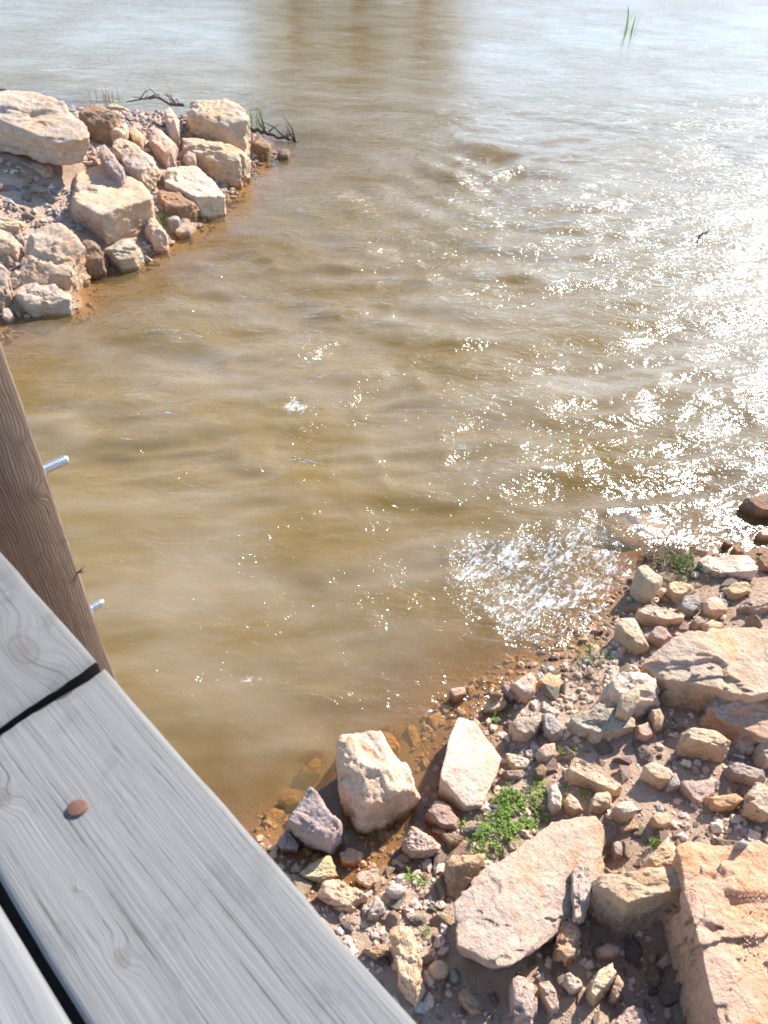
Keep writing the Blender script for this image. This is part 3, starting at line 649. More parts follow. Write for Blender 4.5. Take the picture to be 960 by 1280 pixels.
R('slab', 'lower of two long pinkish slabs lying side by side in the gravel', 'slab', 'pink', [(12, 208), (20, 203), (45, 217), (57, 228), (52, 236), (30, 226), (12, 213)], .14)
R('stone', 'tan oblong stone at the foot of the gravel slope', 'stone', 'pink', [(27, 259), (32, 251), (50, 257), (62, 270), (58, 278), (48, 281), (30, 266)], .18)
R('stone', 'thin pale stone lying above the cracked tan stone', 'stone', 'tan', [(-20, 276), (0, 269), (25, 276), (33, 279), (30, 288), (10, 289), (-20, 287)], .15)
R('stone', 'tan stone with dark cracks behind the tilted square block', 'stone', 'tan', [(-22, 296), (0, 286), (15, 293), (30, 310), (28, 317), (5, 320), (-22, 319)], .3)
R('boulder', 'tilted square block with a broad lit face at the water across', 'boulder', 'tan', [(15, 350), (20, 335), (38, 292), (60, 277), (75, 278), (107, 305), (96, 332), (84, 356), (60, 354), (40, 359), (16, 360)], .5,
  [(64, 277, .52), (78, 280, .5), (106, 305, .38), (84, 350, .10), (44, 338, .18), (40, 302, .42)], chips=0, dd=.985, rough=.03)
R('boulder', 'white-grey long boulder at the waterline below the tilted square block', 'boulder', 'pale', [(16, 366), (30, 355), (70, 355), (93, 368), (98, 380), (90, 387), (60, 389), (30, 387), (18, 379)], .24)
R('boulder', 'shaded brown boulder between the tilted block and the cream waterline stone', 'boulder', 'brown', [(80, 288), (95, 285), (125, 308), (137, 326), (120, 334), (100, 336), (92, 330)], .35)
R('boulder', 'cream waterline stone with a grooved top on the rocky point', 'boulder', 'tan', [(127, 313), (145, 308), (160, 297), (175, 308), (182, 320), (175, 327), (147, 333), (136, 324)], .24)
R('stone', 'pale pointed stone dipping into the water past the grass tufts', 'stone', 'tan', [(178, 286), (185, 270), (193, 272), (208, 290), (212, 300), (203, 306), (190, 301)], .3)
R('boulder', 'bright white-topped boulder leaning over the water', 'boulder', 'white', [(203, 220), (210, 210), (245, 208), (265, 222), (283, 248), (276, 254), (250, 259), (225, 249), (210, 240)], .36,
  [(205, 226, .40), (213, 211, .42), (245, 208, .42), (265, 222, .34), (282, 246, .16), (252, 250, .18), (224, 237, .28)], chips=1, dd=.98)
R('boulder', 'dark boulder shaded beneath the bright white-topped boulder', 'boulder', 'brown', [(190, 238), (200, 231), (225, 240), (250, 259), (228, 270), (202, 264)], .24)
R('boulder', 'long brown-tan boulder lying below the pale end boulder', 'boulder', 'tan', [(223, 182), (230, 174), (265, 175), (300, 180), (315, 198), (316, 208), (300, 214), (265, 209), (245, 201), (226, 191)], .42)
R('boulder', 'pale end boulder with an orange underside at the tip of the point', 'boulder', 'tan', [(228, 136), (240, 125), (280, 122), (300, 130), (312, 148), (312, 162), (305, 174), (290, 179), (270, 172), (250, 156), (232, 145)], .6,
  [(230, 138, .60), (242, 126, .66), (280, 122, .68), (300, 130, .62), (311, 148, .50), (306, 160, .40), (288, 164, .36), (262, 151, .42), (245, 144, .50)], rough=.035, chips=2, dd=.98)
R('stone', 'brown stone in the water off the tip of the point', 'stone', 'brown', [(314, 180), (325, 169), (341, 182), (335, 189), (318, 186)], .24)
R('stone', 'small dark stone farther out in the water off the point', 'stone', 'brown', [(346, 193), (352, 186), (363, 188), (362, 196), (348, 197)], .14)
R('stone', 'tiny pale stone between the two stones off the point', 'stone', 'tan', [(324, 190), (331, 186), (334, 193), (327, 196)], .09)
R('stone', 'pinkish low stone at the waterline below the dark boulder', 'stone', 'pink', [(215, 287), (230, 278), (244, 285), (240, 292), (225, 295), (217, 293)], .14)
R('stone', 'small grey stone above the pinkish low stone', 'stone', 'grey', [(206, 274), (222, 268), (226, 275), (210, 280)], .12)
R('stone', 'tan and orange stone amid rubble above the bright white-topped boulder', 'stone', 'pink', [(185, 166), (200, 160), (215, 174), (223, 186), (219, 197), (208, 201), (195, 191), (185, 181)], .32)
R('stone', 'upright pinkish white stone behind the pale end boulder', 'stone', 'pale', [(205, 139), (212, 133), (224, 150), (226, 168), (215, 167), (207, 157)], .4)
R('stone', 'small tan stone against the long brown-tan boulder', 'stone', 'pink', [(228, 196), (235, 188), (245, 192), (248, 206), (235, 208)], .24)
R('stone', 'purple boulder cut off beside the white-grey long boulder', 'boulder', 'purple', [(-28, 332), (-6, 322), (8, 335), (14, 350), (12, 366), (-5, 376), (-28, 377)], .34)
R('stone', 'tan stone at the water beside the bridge post top', 'stone', 'pink', [(2, 387), (12, 384), (18, 394), (10, 402), (2, 400)], .1)
R('stone', 'small grey stone beside the tilted square block', 'stone', 'grey', [(18, 294), (25, 291), (31, 300), (27, 305), (20, 302)], .14)
R('stone', 'small brown stone between the point and the driftwood', 'stone', 'brown', [(230, 168), (237, 164), (243, 168), (241, 174), (232, 174)], .14)
R('stone', 'small rounded stone under the pale end boulder', 'stone', 'pink', [(261, 173), (268, 168), (275, 174), (272, 180), (263, 179)], .14)
R('stone', 'small upright stone at the water by the long brown-tan boulder', 'stone', 'pink', [(291, 222), (296, 211), (302, 215), (301, 223)], .13)
for a, k in exec_rocks: make_rock(*a, **k)

def rock_top(x, y):
    """height of the highest hand-placed rock over each point, -9 where there is none"""
    out = np.full(x.shape, -9.0)
    for N, D, x0, x1, y0, y1 in ROCKPL:
        m = (x > x0 - .02) & (x < x1 + .02) & (y > y0 - .02) & (y < y1 + .02)
        if not m.any(): continue
        xm, ym = x[m], y[m]; hi = np.full(xm.shape, 9.0); lo = np.full(xm.shape, -9.0); ok = np.ones(xm.shape, bool)
        for n, d in zip(N, D):
            s = d - n[0] * xm - n[1] * ym
            if n[2] > 1e-3: hi = np.minimum(hi, s / n[2])
            elif n[2] < -1e-3: lo = np.maximum(lo, s / n[2])
            else: ok &= s > 0
        ok &= hi > lo
        v = out[m]; v[ok] = np.maximum(v[ok], hi[ok]); out[m] = v
    return out

# --- loose stones: each its own object, sharing a few shapes
protos = []
for k in range(10):
    rg = np.random.default_rng(900 + k)
    P = rg.normal(size=(10, 3)); P /= np.linalg.norm(P, axis=1)[:, None]; P *= np.array([1.0, rg.uniform(.6, .85), rg.uniform(.42, .62)])
    me, c = rock_mesh('loose_stone', P, 5, 50 + k, chips=4, rough=.035, p=(9 if k > 7 else 60), register=False, dd=.93)
    me.materials.append(ROCK); protos.append(me)

CLASSES = {
    'tan': ('small angular tan stone loose in the rubble of the near bank', 'small tan stones on the near bank'),
    'pale': ('small cream stone loose in the rubble of the near bank', 'small cream stones on the near bank'),
    'pink': ('small pinkish stone loose in the rubble of the near bank', 'small pinkish stones on the near bank'),
    'purple': ('small purple-brown stone loose in the rubble of the near bank', 'small purple-brown stones on the near bank'),
    'grey': ('small grey stone loose in the rubble of the near bank', 'small grey stones on the near bank')}
CLASSL = {
    'tan': ('small tan stone in the gravel slope of the rocky point', 'small tan stones on the rocky point'),
    'pink': ('small pinkish stone in the gravel slope of the rocky point', 'small pinkish stones on the rocky point'),
    'purple': ('small dull purple stone in the gravel slope of the rocky point', 'small purple stones on the rocky point'),
    'grey': ('small grey stone in the gravel slope of the rocky point', 'small grey stones on the rocky point')}
LOOSE = []
def loose(x, y, z, r, cname, cls, rg):
    o = bpy.data.objects.new('loose_stone' if cls is CLASSES else 'rubble_stone', protos[rg.integers(len(protos))]); COL.objects.link(o)
    o.location = (x, y, z + r * 0.08); o.scale = (r, r * rg.uniform(.8, 1.1), r * rg.uniform(.8, 1.2))
    o.rotation_euler = (rg.normal() * .25, rg.normal() * .25, rg.uniform(0, 6.28))
    o.color = (*np.clip(np.array(PAL[cname]) * rg.uniform(.85, 1.15) * rg.uniform(.95, 1.05, 3), 0, 1), 1)
    l, g = cls[cname]; tag(o, l, 'stone', g); LOOSE.append((x, y, r))

def in_view(x, y, z, m=25):
    u, v = proj((x, y, z)); return -m < u < 960 + m and -m < v < 1280 + m

def scatter_loose(n, box, cls, rr, land, wts, seed):
    rg = np.random.default_rng(seed); names = list(wts); w_ = np.array([wts[k] for k in names]); w_ = w_ / w_.sum(); got = 0
    X = rg.uniform(box[0], box[1], n * 60); Y = rg.uniform(box[2], box[3], n * 60)
    T = terrain(X, Y); RT = rock_top(X, Y); Rr = rr[0] * (rr[1] / rr[0]) ** (rg.random(n * 60) ** 1.25)
    for x, y, t, rt, r in zip(X, Y, T, RT, Rr):
        if got >= n: break
        if t < land[0] or t > land[1] or not in_view(x, y, t): continue
        u, v = proj((x, y, t))
        if v > 840 and v > 836 + 1.127 * (u - 131) + 6 : continue            # hidden below the bridge boards
        if rt > t + 0.008: continue
        if math.hypot(x - PATCH[0], y - PATCH[1]) < 0.16 and rg.random() < .8: continue
        if any((x - a) ** 2 + (y - b) ** 2 < (0.56 * (r + q)) ** 2 for a, b, q in LOOSE): continue
        loose(x, y, t, r, names[rg.choice(len(names), p=w_)], cls, rg); got += 1
    return got
PATCH = unp(835, 975, 0.25)
n1 = scatter_loose(290, (-.6, 2.9, .6, 3.6), CLASSES, (.018, .082), (.012, .9), dict(tan=3, pale=2, pink=2.2, purple=1.6, grey=1), 5)
n2 = scatter_loose(210, (-7, -1.3, 5.4, 13.5), CLASSL, (.035, .13), (.02, .9), dict(tan=2, pink=1.6, purple=1.5, grey=1), 6)

# --- gravel and grit: past counting
def gravel(name, n, box, rr, land, seed, lv, fine_on_slab=False, thr=0.0, pr=(.28, .16, .26, .10, .08, .04, .08), kb=1.0):
    rg = np.random.default_rng(seed)
    X = rg.uniform(box[0], box[1], n * 6); Y = rg.uniform(box[2], box[3], n * 6); T = terrain(X, Y); RT = rock_top(X, Y)
    q = np.stack([X, Y, T], 1) - CAMP; k = FPX / (q @ _f); u = 480 + (q @ CR) * k; v = 640 - (q @ CU) * k
    dens = fb2(X * 1.7, Y * 1.7, 3, seed)
    ok = (T > land[0]) & (T < land[1]) & (u > -60) & (u < 1300) & (v < 1400) & (v > 60) & (dens > thr - rg.random(len(X)) * .9)
    onr = RT > T + 0.004
    if fine_on_slab:
        sl = onr & (u > 868) & (v > 1040) & (fb2(X * 5, Y * 5, 3, 77) + (u - 915) / 70 > -0.25)
        T = np.where(sl, RT + 0.003, T); ok &= (~onr) | sl
    else: ok &= ~onr
    idx = np.nonzero(ok)[0][:n]; X, Y, T = X[idx], Y[idx], T[idx]; m = len(idx)
    r = rr[0] * (rr[1] / rr[0]) ** (rg.random(m) ** 2.2)
    S, F = ico(lv); nv = len(S)
    V = np.repeat(S[None], m, 0) * (1 + 0.22 * rg.normal(size=(m, nv, 1)).clip(-1.5, 1.5))
    V = V * (np.stack([np.ones(m), rg.uniform(.6, .95, m), rg.uniform(.45, .75, m)], 1) * r[:, None])[:, None, :]
    a = rg.uniform(0, 6.28, m); ca, sa = np.cos(a)[:, None], np.sin(a)[:, None]
    x = V[:, :, 0] * ca - V[:, :, 1] * sa; y = V[:, :, 0] * sa + V[:, :, 1] * ca
    W = np.stack([x + X[:, None], y + Y[:, None], V[:, :, 2] + (T + r * .25)[:, None]], 2).reshape(-1, 3)
    FF = (F[None] + (np.arange(m) * nv)[:, None, None]).reshape(-1, 3)
    me = mesh_np(name, W, FF, smooth=False)
    pal = np.array([PAL[c] for c in ('tan', 'pale', 'pink', 'purple', 'grey', 'brown', 'orange')]) * 1.2
    cc = pal[rg.choice(7, m, p=pr)] * kb * rg.uniform(.75, 1.2, (m, 1))
    ca_ = me.color_attributes.new('col', 'FLOAT_COLOR', 'POINT')
    full = np.ones((m * nv, 4), np.float32); full[:, :3] = np.repeat(cc, nv, 0); ca_.data.foreach_set('color', full.ravel())
    return tag(link(name, me, GRAVEL), kind='stuff')
tag(gravel('gravel', 4300, (-.8, 3.6, .5, 3.7), (.008, .029), (-.06, .9), 21, 2, True, .3), 'loose gravel between the stones of the near bank', 'gravel')
tag(gravel('grit', 17500, (-.8, 3.6, .5, 3.7), (.002, .007), (-.03, .9), 22, 1, True, -.1), 'fine grit and soil crumbs over the near bank', 'grit')
tag(gravel('gravel', 7000, (-8, -1.3, 5.2, 14.5), (.014, .055), (-.05, 1.2), 23, 1, False, -.1, (.12, .06, .22, .28, .22, .06, .04), .8), 'grey and pink gravel filling the rocky point across the water', 'gravel')

# ------------------------------------------------------------------ river water
V0 = unp(606, 186, 0)[:2]; RC = unp(668, 722, 0)[:2]
riff_poly = pxl([(545, 690), (600, 668), (690, 660), (742, 646), (772, 668), (800, 700), (786, 740), (768, 775), (728, 800), (690, 822), (640, 815), (590, 780), (560, 745)])
foam_spots = [(370, 511, 20, 9, .9), (440, 245, 46, 12, .55), (455, 268, 40, 9, .4), (300, 848, 60, 8, .4), (610, 212, 16, 14, .4), (365, 192, 22, 7, .5), (860, 298, 28, 10, .4)]
chop_spots = [(403, 440, 22, 34, 1.5), (446, 510, 18, 26, 1.6), (385, 565, 30, 26, 1.5), (225, 590, 22, 30, 1.5), (105, 615, 22, 30, 1.4), (345, 310, 40, 14, 1.2), (590, 240, 34, 50, 1.0), (480, 750, 50, 30, 1.5), (600, 880, 80, 40, 1.3),
              (290, 845, 80, 24, 1.6), (480, 870, 90, 30, 1.3), (430, 255, 60, 24, 1.4), (560, 330, 40, 40, .8), (300, 690, 60, 30, 1.0), (340, 780, 70, 30, 1.1), (150, 560, 50, 40, .9), (200, 420, 40, 20, 1.0), (590, 590, 40, 30, 1.0), (370, 515, 30, 20, 1.2)]
def water_z(x, y):
    rd = sdist(x, y, riff_poly); rif = sstep(-0.12, 0.22, rd)
    # flow runs towards the bridge: crests lie across it
    a = math.radians(-12); X = x * math.cos(a) - y * math.sin(a); Y = x * math.sin(a) + y * math.cos(a)
    dist = np.hypot(x, y)
    amp = 0.046 * sstep(17, 6, y) + 0.005
    dl = np.maximum(sdist(x, y, NEAR), sdist(x, y, LEFT)); amp = amp * (0.25 + 0.75 * sstep(0.0, -0.8, dl))
    cm = 0.35 + 0.65 * sstep(-0.35, 0.45, fb2(x * .45, y * .45, 2, 41))
    z = amp * cm * (fb2(X / 0.95, Y / 0.42, 2, 31) + 0.7 * (0.5 - np.abs(fb2(X / .50, Y / 0.20, 2, 32))))
    # riffle: steep short chop
    ca, sa = math.cos(math.radians(53)), math.sin(math.radians(53)); S1 = x * ca + y * sa; S2 = -x * sa + y * ca      # along / across the spill
    z = z + rif * (0.022 * fb2(S1 / .26, S2 / .10, 3, 33, .6) + 0.018 * fb2(S1 / .6, S2 / .22, 2, 34))
    # smooth lip where the water pours into the riffle
    lip = sdist(x, y, riff_poly); z = z + 0.034 * np.exp(-((lip + .05) / .17) ** 2) * sstep(RC[1] - .1, RC[1] + .5, y)
    # hump and trailing V over a sunken rock
    dx = x - V0[0]; dy = V0[1] - y
    z = z + 0.07 * np.exp(-((dx / .38) ** 2 + (dy / .26) ** 2)) - 0.05 * np.exp(-((dx / .42) ** 2 + ((dy - .55) / .32) ** 2))
    wv = np.abs(dx) * 1.35 - dy * .62
    z = z + 0.022 * np.sin(dy * 7.0 + np.abs(dx) * 9.0) * np.exp(-(np.maximum(np.abs(dx) - .75 * np.maximum(dy, 0) - .15, 0) / .3) ** 2) * sstep(.1, .6, dy) * np.exp(-np.maximum(dy, 0) / 2.4)
    return z

wx = axis([(-5.5, -1.5, .05), (-1.5, 2.8, .03), (2.8, 6.5, .08)], -220, 220)
wy = axis([(-1.0, 0.6, .12), (0.6, 4.2, .03), (4.2, 15, .05), (15, 24, .12)], -60, 60)
wme, x, y, z = grid_mesh('river_water', wx, wy, water_z)
gz = np.maximum(terrain(x, y), rock_top(x, y)); dep = np.maximum(z - gz, 0)
attr(wme, 'murk', 1 - np.exp(-dep * 5.6))
rd = sdist(x, y, riff_poly); rif = sstep(-0.06, 0.14, rd)
shore = np.maximum(sdist(x, y, NEAR), sdist(x, y, LEFT))
cm = sstep(-.5, .6, fb2(x * .5, y * .5, 3, 51))
chop = (0.50 + 0.42 * cm) * (0.5 + 0.5 * sstep(0, -.7, shore)) * (0.45 + 0.55 * sstep(18, 9, y)) + 1.7 * rif
for (fx, fy, rx, ry, sg) in chop_spots:
    c0 = unp(fx, fy, 0); ex = np.linalg.norm(unp(fx + rx, fy, 0) - c0); ey = np.linalg.norm(unp(fx, fy + ry, 0) - c0)
    chop = chop + .45 * sg * np.exp(-(((x - c0[0]) / ex) ** 2 + ((y - c0[1]) / ey) ** 2))
attr(wme, 'chop', chop)
foam = 0.57 * rif
q = np.stack([x, y, z * 0], 1) - CAMP; qd = np.maximum(q @ _f, .01); pu = 480 + (q @ CR) * FPX / qd; pv = 640 - (q @ CU) * FPX / qd
for (fx, fy, rx, ry, s) in foam_spots:
    c0 = unp(fx, fy, 0); ex = np.linalg.norm(unp(fx + rx, fy, 0) - c0); ey = np.linalg.norm(unp(fx, fy + ry, 0) - c0)
    foam = np.maximum(foam, s * np.exp(-(((x - c0[0]) / ex) ** 2 + ((y - c0[1]) / ey) ** 2)))
attr(wme, 'foam', foam)
tag(link('river_water', wme, WATER), kind='structure')

# ------------------------------------------------------------------ timber bridge
DZ = 2.5
A = unp(133, 836, DZ); B = unp(525, 1281, DZ)
e = (A - B); e[2] = 0; e /= np.linalg.norm(e); nout = np.array([e[1], -e[0], 0.0])
if nout @ np.array([1, 1, 0]) < 0: nout = -nout
BW = float(-(unp(57, 1199, DZ) - A) @ nout)
bridge = bpy.data.objects.new('timber_bridge', None); COL.objects.link(bridge); bridge.location = (A[0], A[1], 0)
tag(bridge, 'weathered grey plank bridge with a brown timber post over the river', 'bridge')
ang = math.atan2(e[1], e[0])

def board_mesh(L, W, T, seed, jag=(.004, .004), slant=(0, 0), wob=.0025, step=.06):
    """x along the grain 0..L, y 0..W across (0 = outer edge, going inwards is -y)"""
    rg = np.random.default_rng(seed); r = .006
    prof = []
    m = 22
    for i in range(m + 1): prof.append((-r - (W - 2 * r) * i / m, 0.0))
    prof += [(-W + r * .3, -r * .3), (-W, -r), (-W, -T + r), (-W + r, -T), (-r, -T), (0, -T + r), (0, -r), (-r * .3, -r * .3)]
    prof = np.array(prof); n = len(prof); K = max(30, int(L / step)); V = []
    xs = np.linspace(0, L, K + 1)
    for i, xx in enumerate(xs):
        w1 = fbm(np.array([[xx * 6, seed, 0.5]]), 3, seed)[0]; w2 = fbm(np.array([[xx * 9, seed, 9.5]]), 3, seed)[0]
        cup = fbm(np.array([[xx * 1.5, seed, 4.5]]), 2, seed)[0] * .0015
        for (yy, zz) in prof:
            fe = (yy + W / 2) / (W / 2)
            y2 = yy + wob * (w1 if fe > 0 else w2) * abs(fe) ** 3
            x2 = xx
            if i == 0: x2 += slant[0] * (-yy / W) + jag[0] * vnoise(np.array([[yy * 160, 0.5, seed]]), 3)[0]
            if i == K: x2 += slant[1] * (-yy / W) + jag[1] * vnoise(np.array([[yy * 160, 0.5, seed + 5]]), 3)[0]
            V.append((x2, y2, zz + (cup if zz > -r else 0)))
    F = []
    for i in range(K):
        for k in range(n):
            k2 = (k + 1) % n; F.append((i * n + k, (i + 1) * n + k, (i + 1) * n + k2, i * n + k2))
    F.append(tuple(range(n))); F.append(tuple(K * n + k for k in range(n))[::-1])
    me = mesh_np('board', V, F); ncap = len(F)
    bm = bmesh.new(); bm.from_mesh(me); bmesh.ops.recalc_face_normals(bm, faces=bm.faces); bm.to_mesh(me); bm.free()
    me.polygons[ncap - 1].material_index = 1; me.polygons[ncap - 2].material_index = 1; me.polygons[ncap - 1].use_smooth = False; me.polygons[ncap - 2].use_smooth = False
    return me

def to_local(px, py, org, z):
    p = unp(px, py, z) - org; return float(p @ e), float(p @ nout)

def put_board(org, me, mat):
    o = link('board', me, mat, bridge); me.materials.append(ENDG)
    Mx = Matrix.Identity(4)
    for i in range(3):
        Mx[i][0] = e[i]; Mx[i][1] = nout[i]; Mx[i][2] = (0, 0, 1)[i]; Mx[i][3] = org[i]
    o.matrix_parent_inverse = Matrix.Translation((-A[0], -A[1], 0)); o.matrix_basis = Mx
    return o
ENDG = mat_plain('end_grain_gap_shade', (0.045, 0.038, 0.032), 0.9, 0.0, 120.0, 0.5)  # weathered end grain, with the joint gap's shade painted into its dark colour
GREY = ((0.106, 0.100, 0.092), (0.184, 0.176, 0.165), (0.245, 0.236, 0.223))
orgA = A - e * 3.0
kn = [to_local(152, 1198, orgA, DZ), to_local(3, 996, orgA, DZ), to_local(94, 1112, orgA, DZ)]
kn = [(a, b, r) for (a, b), r in zip(kn, (.0046, .006, .002))]
b_main = put_board(orgA, board_mesh(3.0, BW, .045, 3, jag=(.002, .005), step=.02), mat_wood('weathered_board', *GREY, knots=kn, fine=340, coarse=60, depth=.0018))
b_main['label'] = 'wide grey board with a rusty nail head'
org2 = A + e * .019 - np.array([0, 0, .004])
k2 = [to_local(30, 812, org2, DZ - .004) + (.013,)]
b2 = put_board(org2, board_mesh(2.6, BW, .045, 8, jag=(.003, .002), slant=(-.012, 0), step=.02), mat_wood('weathered_board_knotty', (0.080, 0.074, 0.068), (0.150, 0.143, 0.135), (0.215, 0.207, 0.198), knots=k2, fine=170, coarse=30))
b2['label'] = 'darker knotty grey board beyond the joint'
gm = mat_wood('weathered_board_plain', (0.125, 0.12, 0.115), (0.21, 0.205, 0.198), (0.275, 0.27, 0.262), fine=210, coarse=36)
for k in range(1, 6):
    oo = A - e * (3.4 if k % 2 else 2.2) - nout * (BW + .008) * k - np.array([0, 0, .004 * (k % 2)])
    put_board(oo, board_mesh(3.6, BW, .045, 20 + k), gm)
    put_board(oo + e * 3.612, board_mesh(2.4, BW, .045, 40 + k), gm)
# stringers under the boards
smat = mat_wood('timber_dark', (0.09, 0.07, 0.05), (0.15, 0.115, 0.085), (0.22, 0.17, 0.13), fine=120, coarse=24)
for off in (0.012, 0.62):
    o = put_board(A - e * 3.4 - nout * off - np.array([0, 0, .058]), board_mesh(6.2, .30, .28, 60 + int(off * 10), wob=.001), smat); o.name = 'stringer'
# post, outside the deck edge
PW = 0.165
mid = _f * FPX + CR * (64 - 480) - CU * (610 - 640)
best = min(np.arange(0.2, 1.6, .002), key=lambda s: abs((A + e * s + nout * (PW + .004))[0] * mid[1] - (A + e * s + nout * (PW + .004))[1] * mid[0]))
corner = A + e * best + nout * (PW + .004)
POSTM = mat_wood('post_timber', (0.080, 0.050, 0.033), (0.172, 0.119, 0.084), (0.262, 0.200, 0.152), fine=150, coarse=30, rings=56.0, rd=11.0, warp=.03, depth=.0018, knots=[(2.93, -.10, .011), (2.60, -.028, .007)])
zb = tz(corner[0], corner[1]) - .3
ptop = 3.35
pm = board_mesh(ptop - zb, PW, PW, 71, jag=(.003, .003), wob=.003)
post = link('post', pm, POSTM, bridge); pm.materials.append(ENDG)
Mx = Matrix.Identity(4)
# local x up, local y outwards (0 at the outer face), local z towards the viewer along the deck edge
zl = np.cross([0, 0, 1], nout)
if zl @ e > 0:
    flip = True
else: flip = False
near_face = -e
for i in range(3):
    Mx[i][0] = (0, 0, 1)[i]; Mx[i][1] = nout[i]; Mx[i][2] = zl[i]
base = corner.copy(); base[2] = zb
if flip: base = base + e * PW
for i in range(3): Mx[i][3] = base[i]
post.matrix_parent_inverse = Matrix.Translation((-A[0], -A[1], 0)); post.matrix_basis = Mx
post['label'] = 'brown square timber post with coarse grain'

def bolt_mesh(r, L):
    parts = []
    n = int(L / .004); path = [(0, 0, i * .001) for i in range(4 * n)]; rad = [r * (1.0 if i % 4 < 2 else .78) for i in range(4 * n)]
    path += [(0, 0, L + .001)]; rad += [r * .7]
    parts.append(tube(path, rad, 14)); return joinVF(parts)
for (px_, py_) in ((84, 574), (129, 752)):
    # tip of the bolt lies on this sight line, on the plane through the post's axis
    pc = corner + e * PW * .42
    d = _f * FPX + CR * (px_ - 480) - CU * (py_ - 640); nrm = e
    t = ((pc - CAMP) @ nrm) / (d @ nrm); tip = CAMP + d * t
    L = float((tip - pc) @ nout); 
    L = min(max(L, .02), .12)
    V, F = bolt_mesh(.0100, L); me = mesh_np('bolt', V, F, smooth=False)
    o = link('bolt', me, STEEL, post)
    Wm = Matrix.Identity(4); xx = e; yy = np.cross(nout, e)
    for i in range(3): Wm[i][0] = xx[i]; Wm[i][1] = yy[i]; Wm[i][2] = nout[i]; Wm[i][3] = (pc + np.array([0, 0, tip[2] - pc[2]]))[i]
    o.matrix_basis = Wm; o.matrix_parent_inverse = Mx.inverted()
    V, F = tube([(0, 0, 0), (0, 0, .003), (0, 0, .0031), (0, 0, .017)], [.021, .021, .0155, .0150], 6 + 10)
    me = mesh_np('nut', V, F, smooth=False); w2 = link('nut', me, STEEL, post); w2.matrix_basis = Wm; w2.matrix_parent_inverse = Mx.inverted()
# splinters on the post edge
pr = []
rg = np.random.default_rng(4)
for k in range(9):
    pc = corner + np.array([0, 0, 0]); d = _f * FPX + CR * (97 - 480) - CU * (716 - 640)
    t = ((pc - CAMP) @ e) / (d @ e); p0 = CAMP + d * t; p0 = pc + np.array([0, 0, p0[2] - pc[2]])
    dirv = nout * rg.uniform(.2, 1) - e * rg.uniform(0, .6) + np.array([0, 0, rg.uniform(-.8, 1)])
    pr.append(tube([p0 - nout * .006, p0 + dirv * .006, p0 + dirv * .013], [.0016, .001, .0003], 4))
V, F = joinVF(pr); o = link('splinter', mesh_np('splinter', V, F), smat, post); o.matrix_parent_inverse = Mx.inverted()
# nail
np_ = unp(97, 1011, DZ); R0 = .0088
V, F = tube([(0, 0, -.01), (0, 0, .0012), (0, 0, .0034), (0, 0, .0042)], [R0 * .98, R0, R0 * .97, R0 * .80], 20)
V = [np.array(v) * np.array([1.12, .96, 1]) for v in V]
nail = link('nail', mesh_np('nail', V, F), RUST, b_main)
Wm = Matrix.Translation(np_) @ Matrix.Rotation(.12, 4, 'X') @ Matrix.Rotation(.4, 4, 'Z')
nail.matrix_basis = Wm
MA = Matrix.Identity(4)
for i in range(3):
    MA[i][0] = e[i]; MA[i][1] = nout[i]; MA[i][2] = (0, 0, 1)[i]; MA[i][3] = orgA[i]
nail.matrix_parent_inverse = MA.inverted()

# ------------------------------------------------------------------ plants
def leafV(base, d, L, W, up):
    d = d / np.linalg.norm(d); s = np.cross(d, [0, 0, 1]); s /= np.linalg.norm(s) + 1e-9
    m = base + d * L * .5 + np.array([0, 0, up * L * .18]); t = base + d * L
    return [base, m + s * W / 2, t, m - s * W / 2, m - np.array([0, 0, W * .12])], [(0, 1, 4), (1, 2, 4), (2, 3, 4), (3, 0, 4)]

def weed_mesh(seed, R=.045, H=.034, n=7):
    rg = np.random.default_rng(seed); parts = []
    for s in range(n):
        a = rg.uniform(0, 6.28); lean = rg.uniform(.2, .9); tip = np.array([math.cos(a) * R * lean, math.sin(a) * R * lean, H * rg.uniform(.6, 1.1)])
        parts.append(tube([(0, 0, -.004), tip * .5 + [0, 0, .003], tip], [.0012, .001, .0007], 4))
        for k in range(8):
            t = .45 + .55 * (k / 7); b = rg.uniform(0, 6.28); d = np.array([math.cos(b), math.sin(b), rg.uniform(.1, .9)])
            parts.append(leafV(tip * t, d, rg.uniform(.010, .018), rg.uniform(.005, .008), rg.uniform(-1, 1)))
    V, F = joinVF(parts); me = mesh_np('weed', V, F, smooth=False); me.materials.append(LEAF); return me
WP = [weed_mesh(300 + k) for k in range(5)]
def weed(px, py, s, label, group, rg):
    zg = ground_at(px, py); p = unp(px, py, zg)
    zt = max(tz(p[0], p[1]), float(rock_top(np.array([p[0]]), np.array([p[1]]))[0]) - .01 if False else tz(p[0], p[1]))
    o = bpy.data.objects.new('weed', WP[rg.integers(5)]); COL.objects.link(o)
    o.location = (p[0], p[1], zt); o.rotation_euler = (0, 0, rg.uniform(0, 6.28)); o.scale = (s, s, s * rg.uniform(.8, 1.3))
    tag(o, label, 'weed', group)
rg = np.random.default_rng(8); cnt = 0
patch = [(588, 1058), (600, 1025), (632, 985), (665, 968), (696, 985), (690, 1014), (655, 1038), (622, 1064), (602, 1078)]
px_a = np.array([p[0] for p in patch], float); py_a = np.array([p[1] for p in patch], float)
while cnt < 62:
    u, v = rg.uniform(580, 705), rg.uniform(968, 1078)
    if sdist(np.array([u]), np.array([v]), patch)[0] < -3 + rg.normal() * 3: continue
    weed(u, v, rg.uniform(.6, 1.15), 'bright green leafy weed in the patch between the diamond slab and the great mauve-brown slab', 'weeds in the green patch', rg); cnt += 1
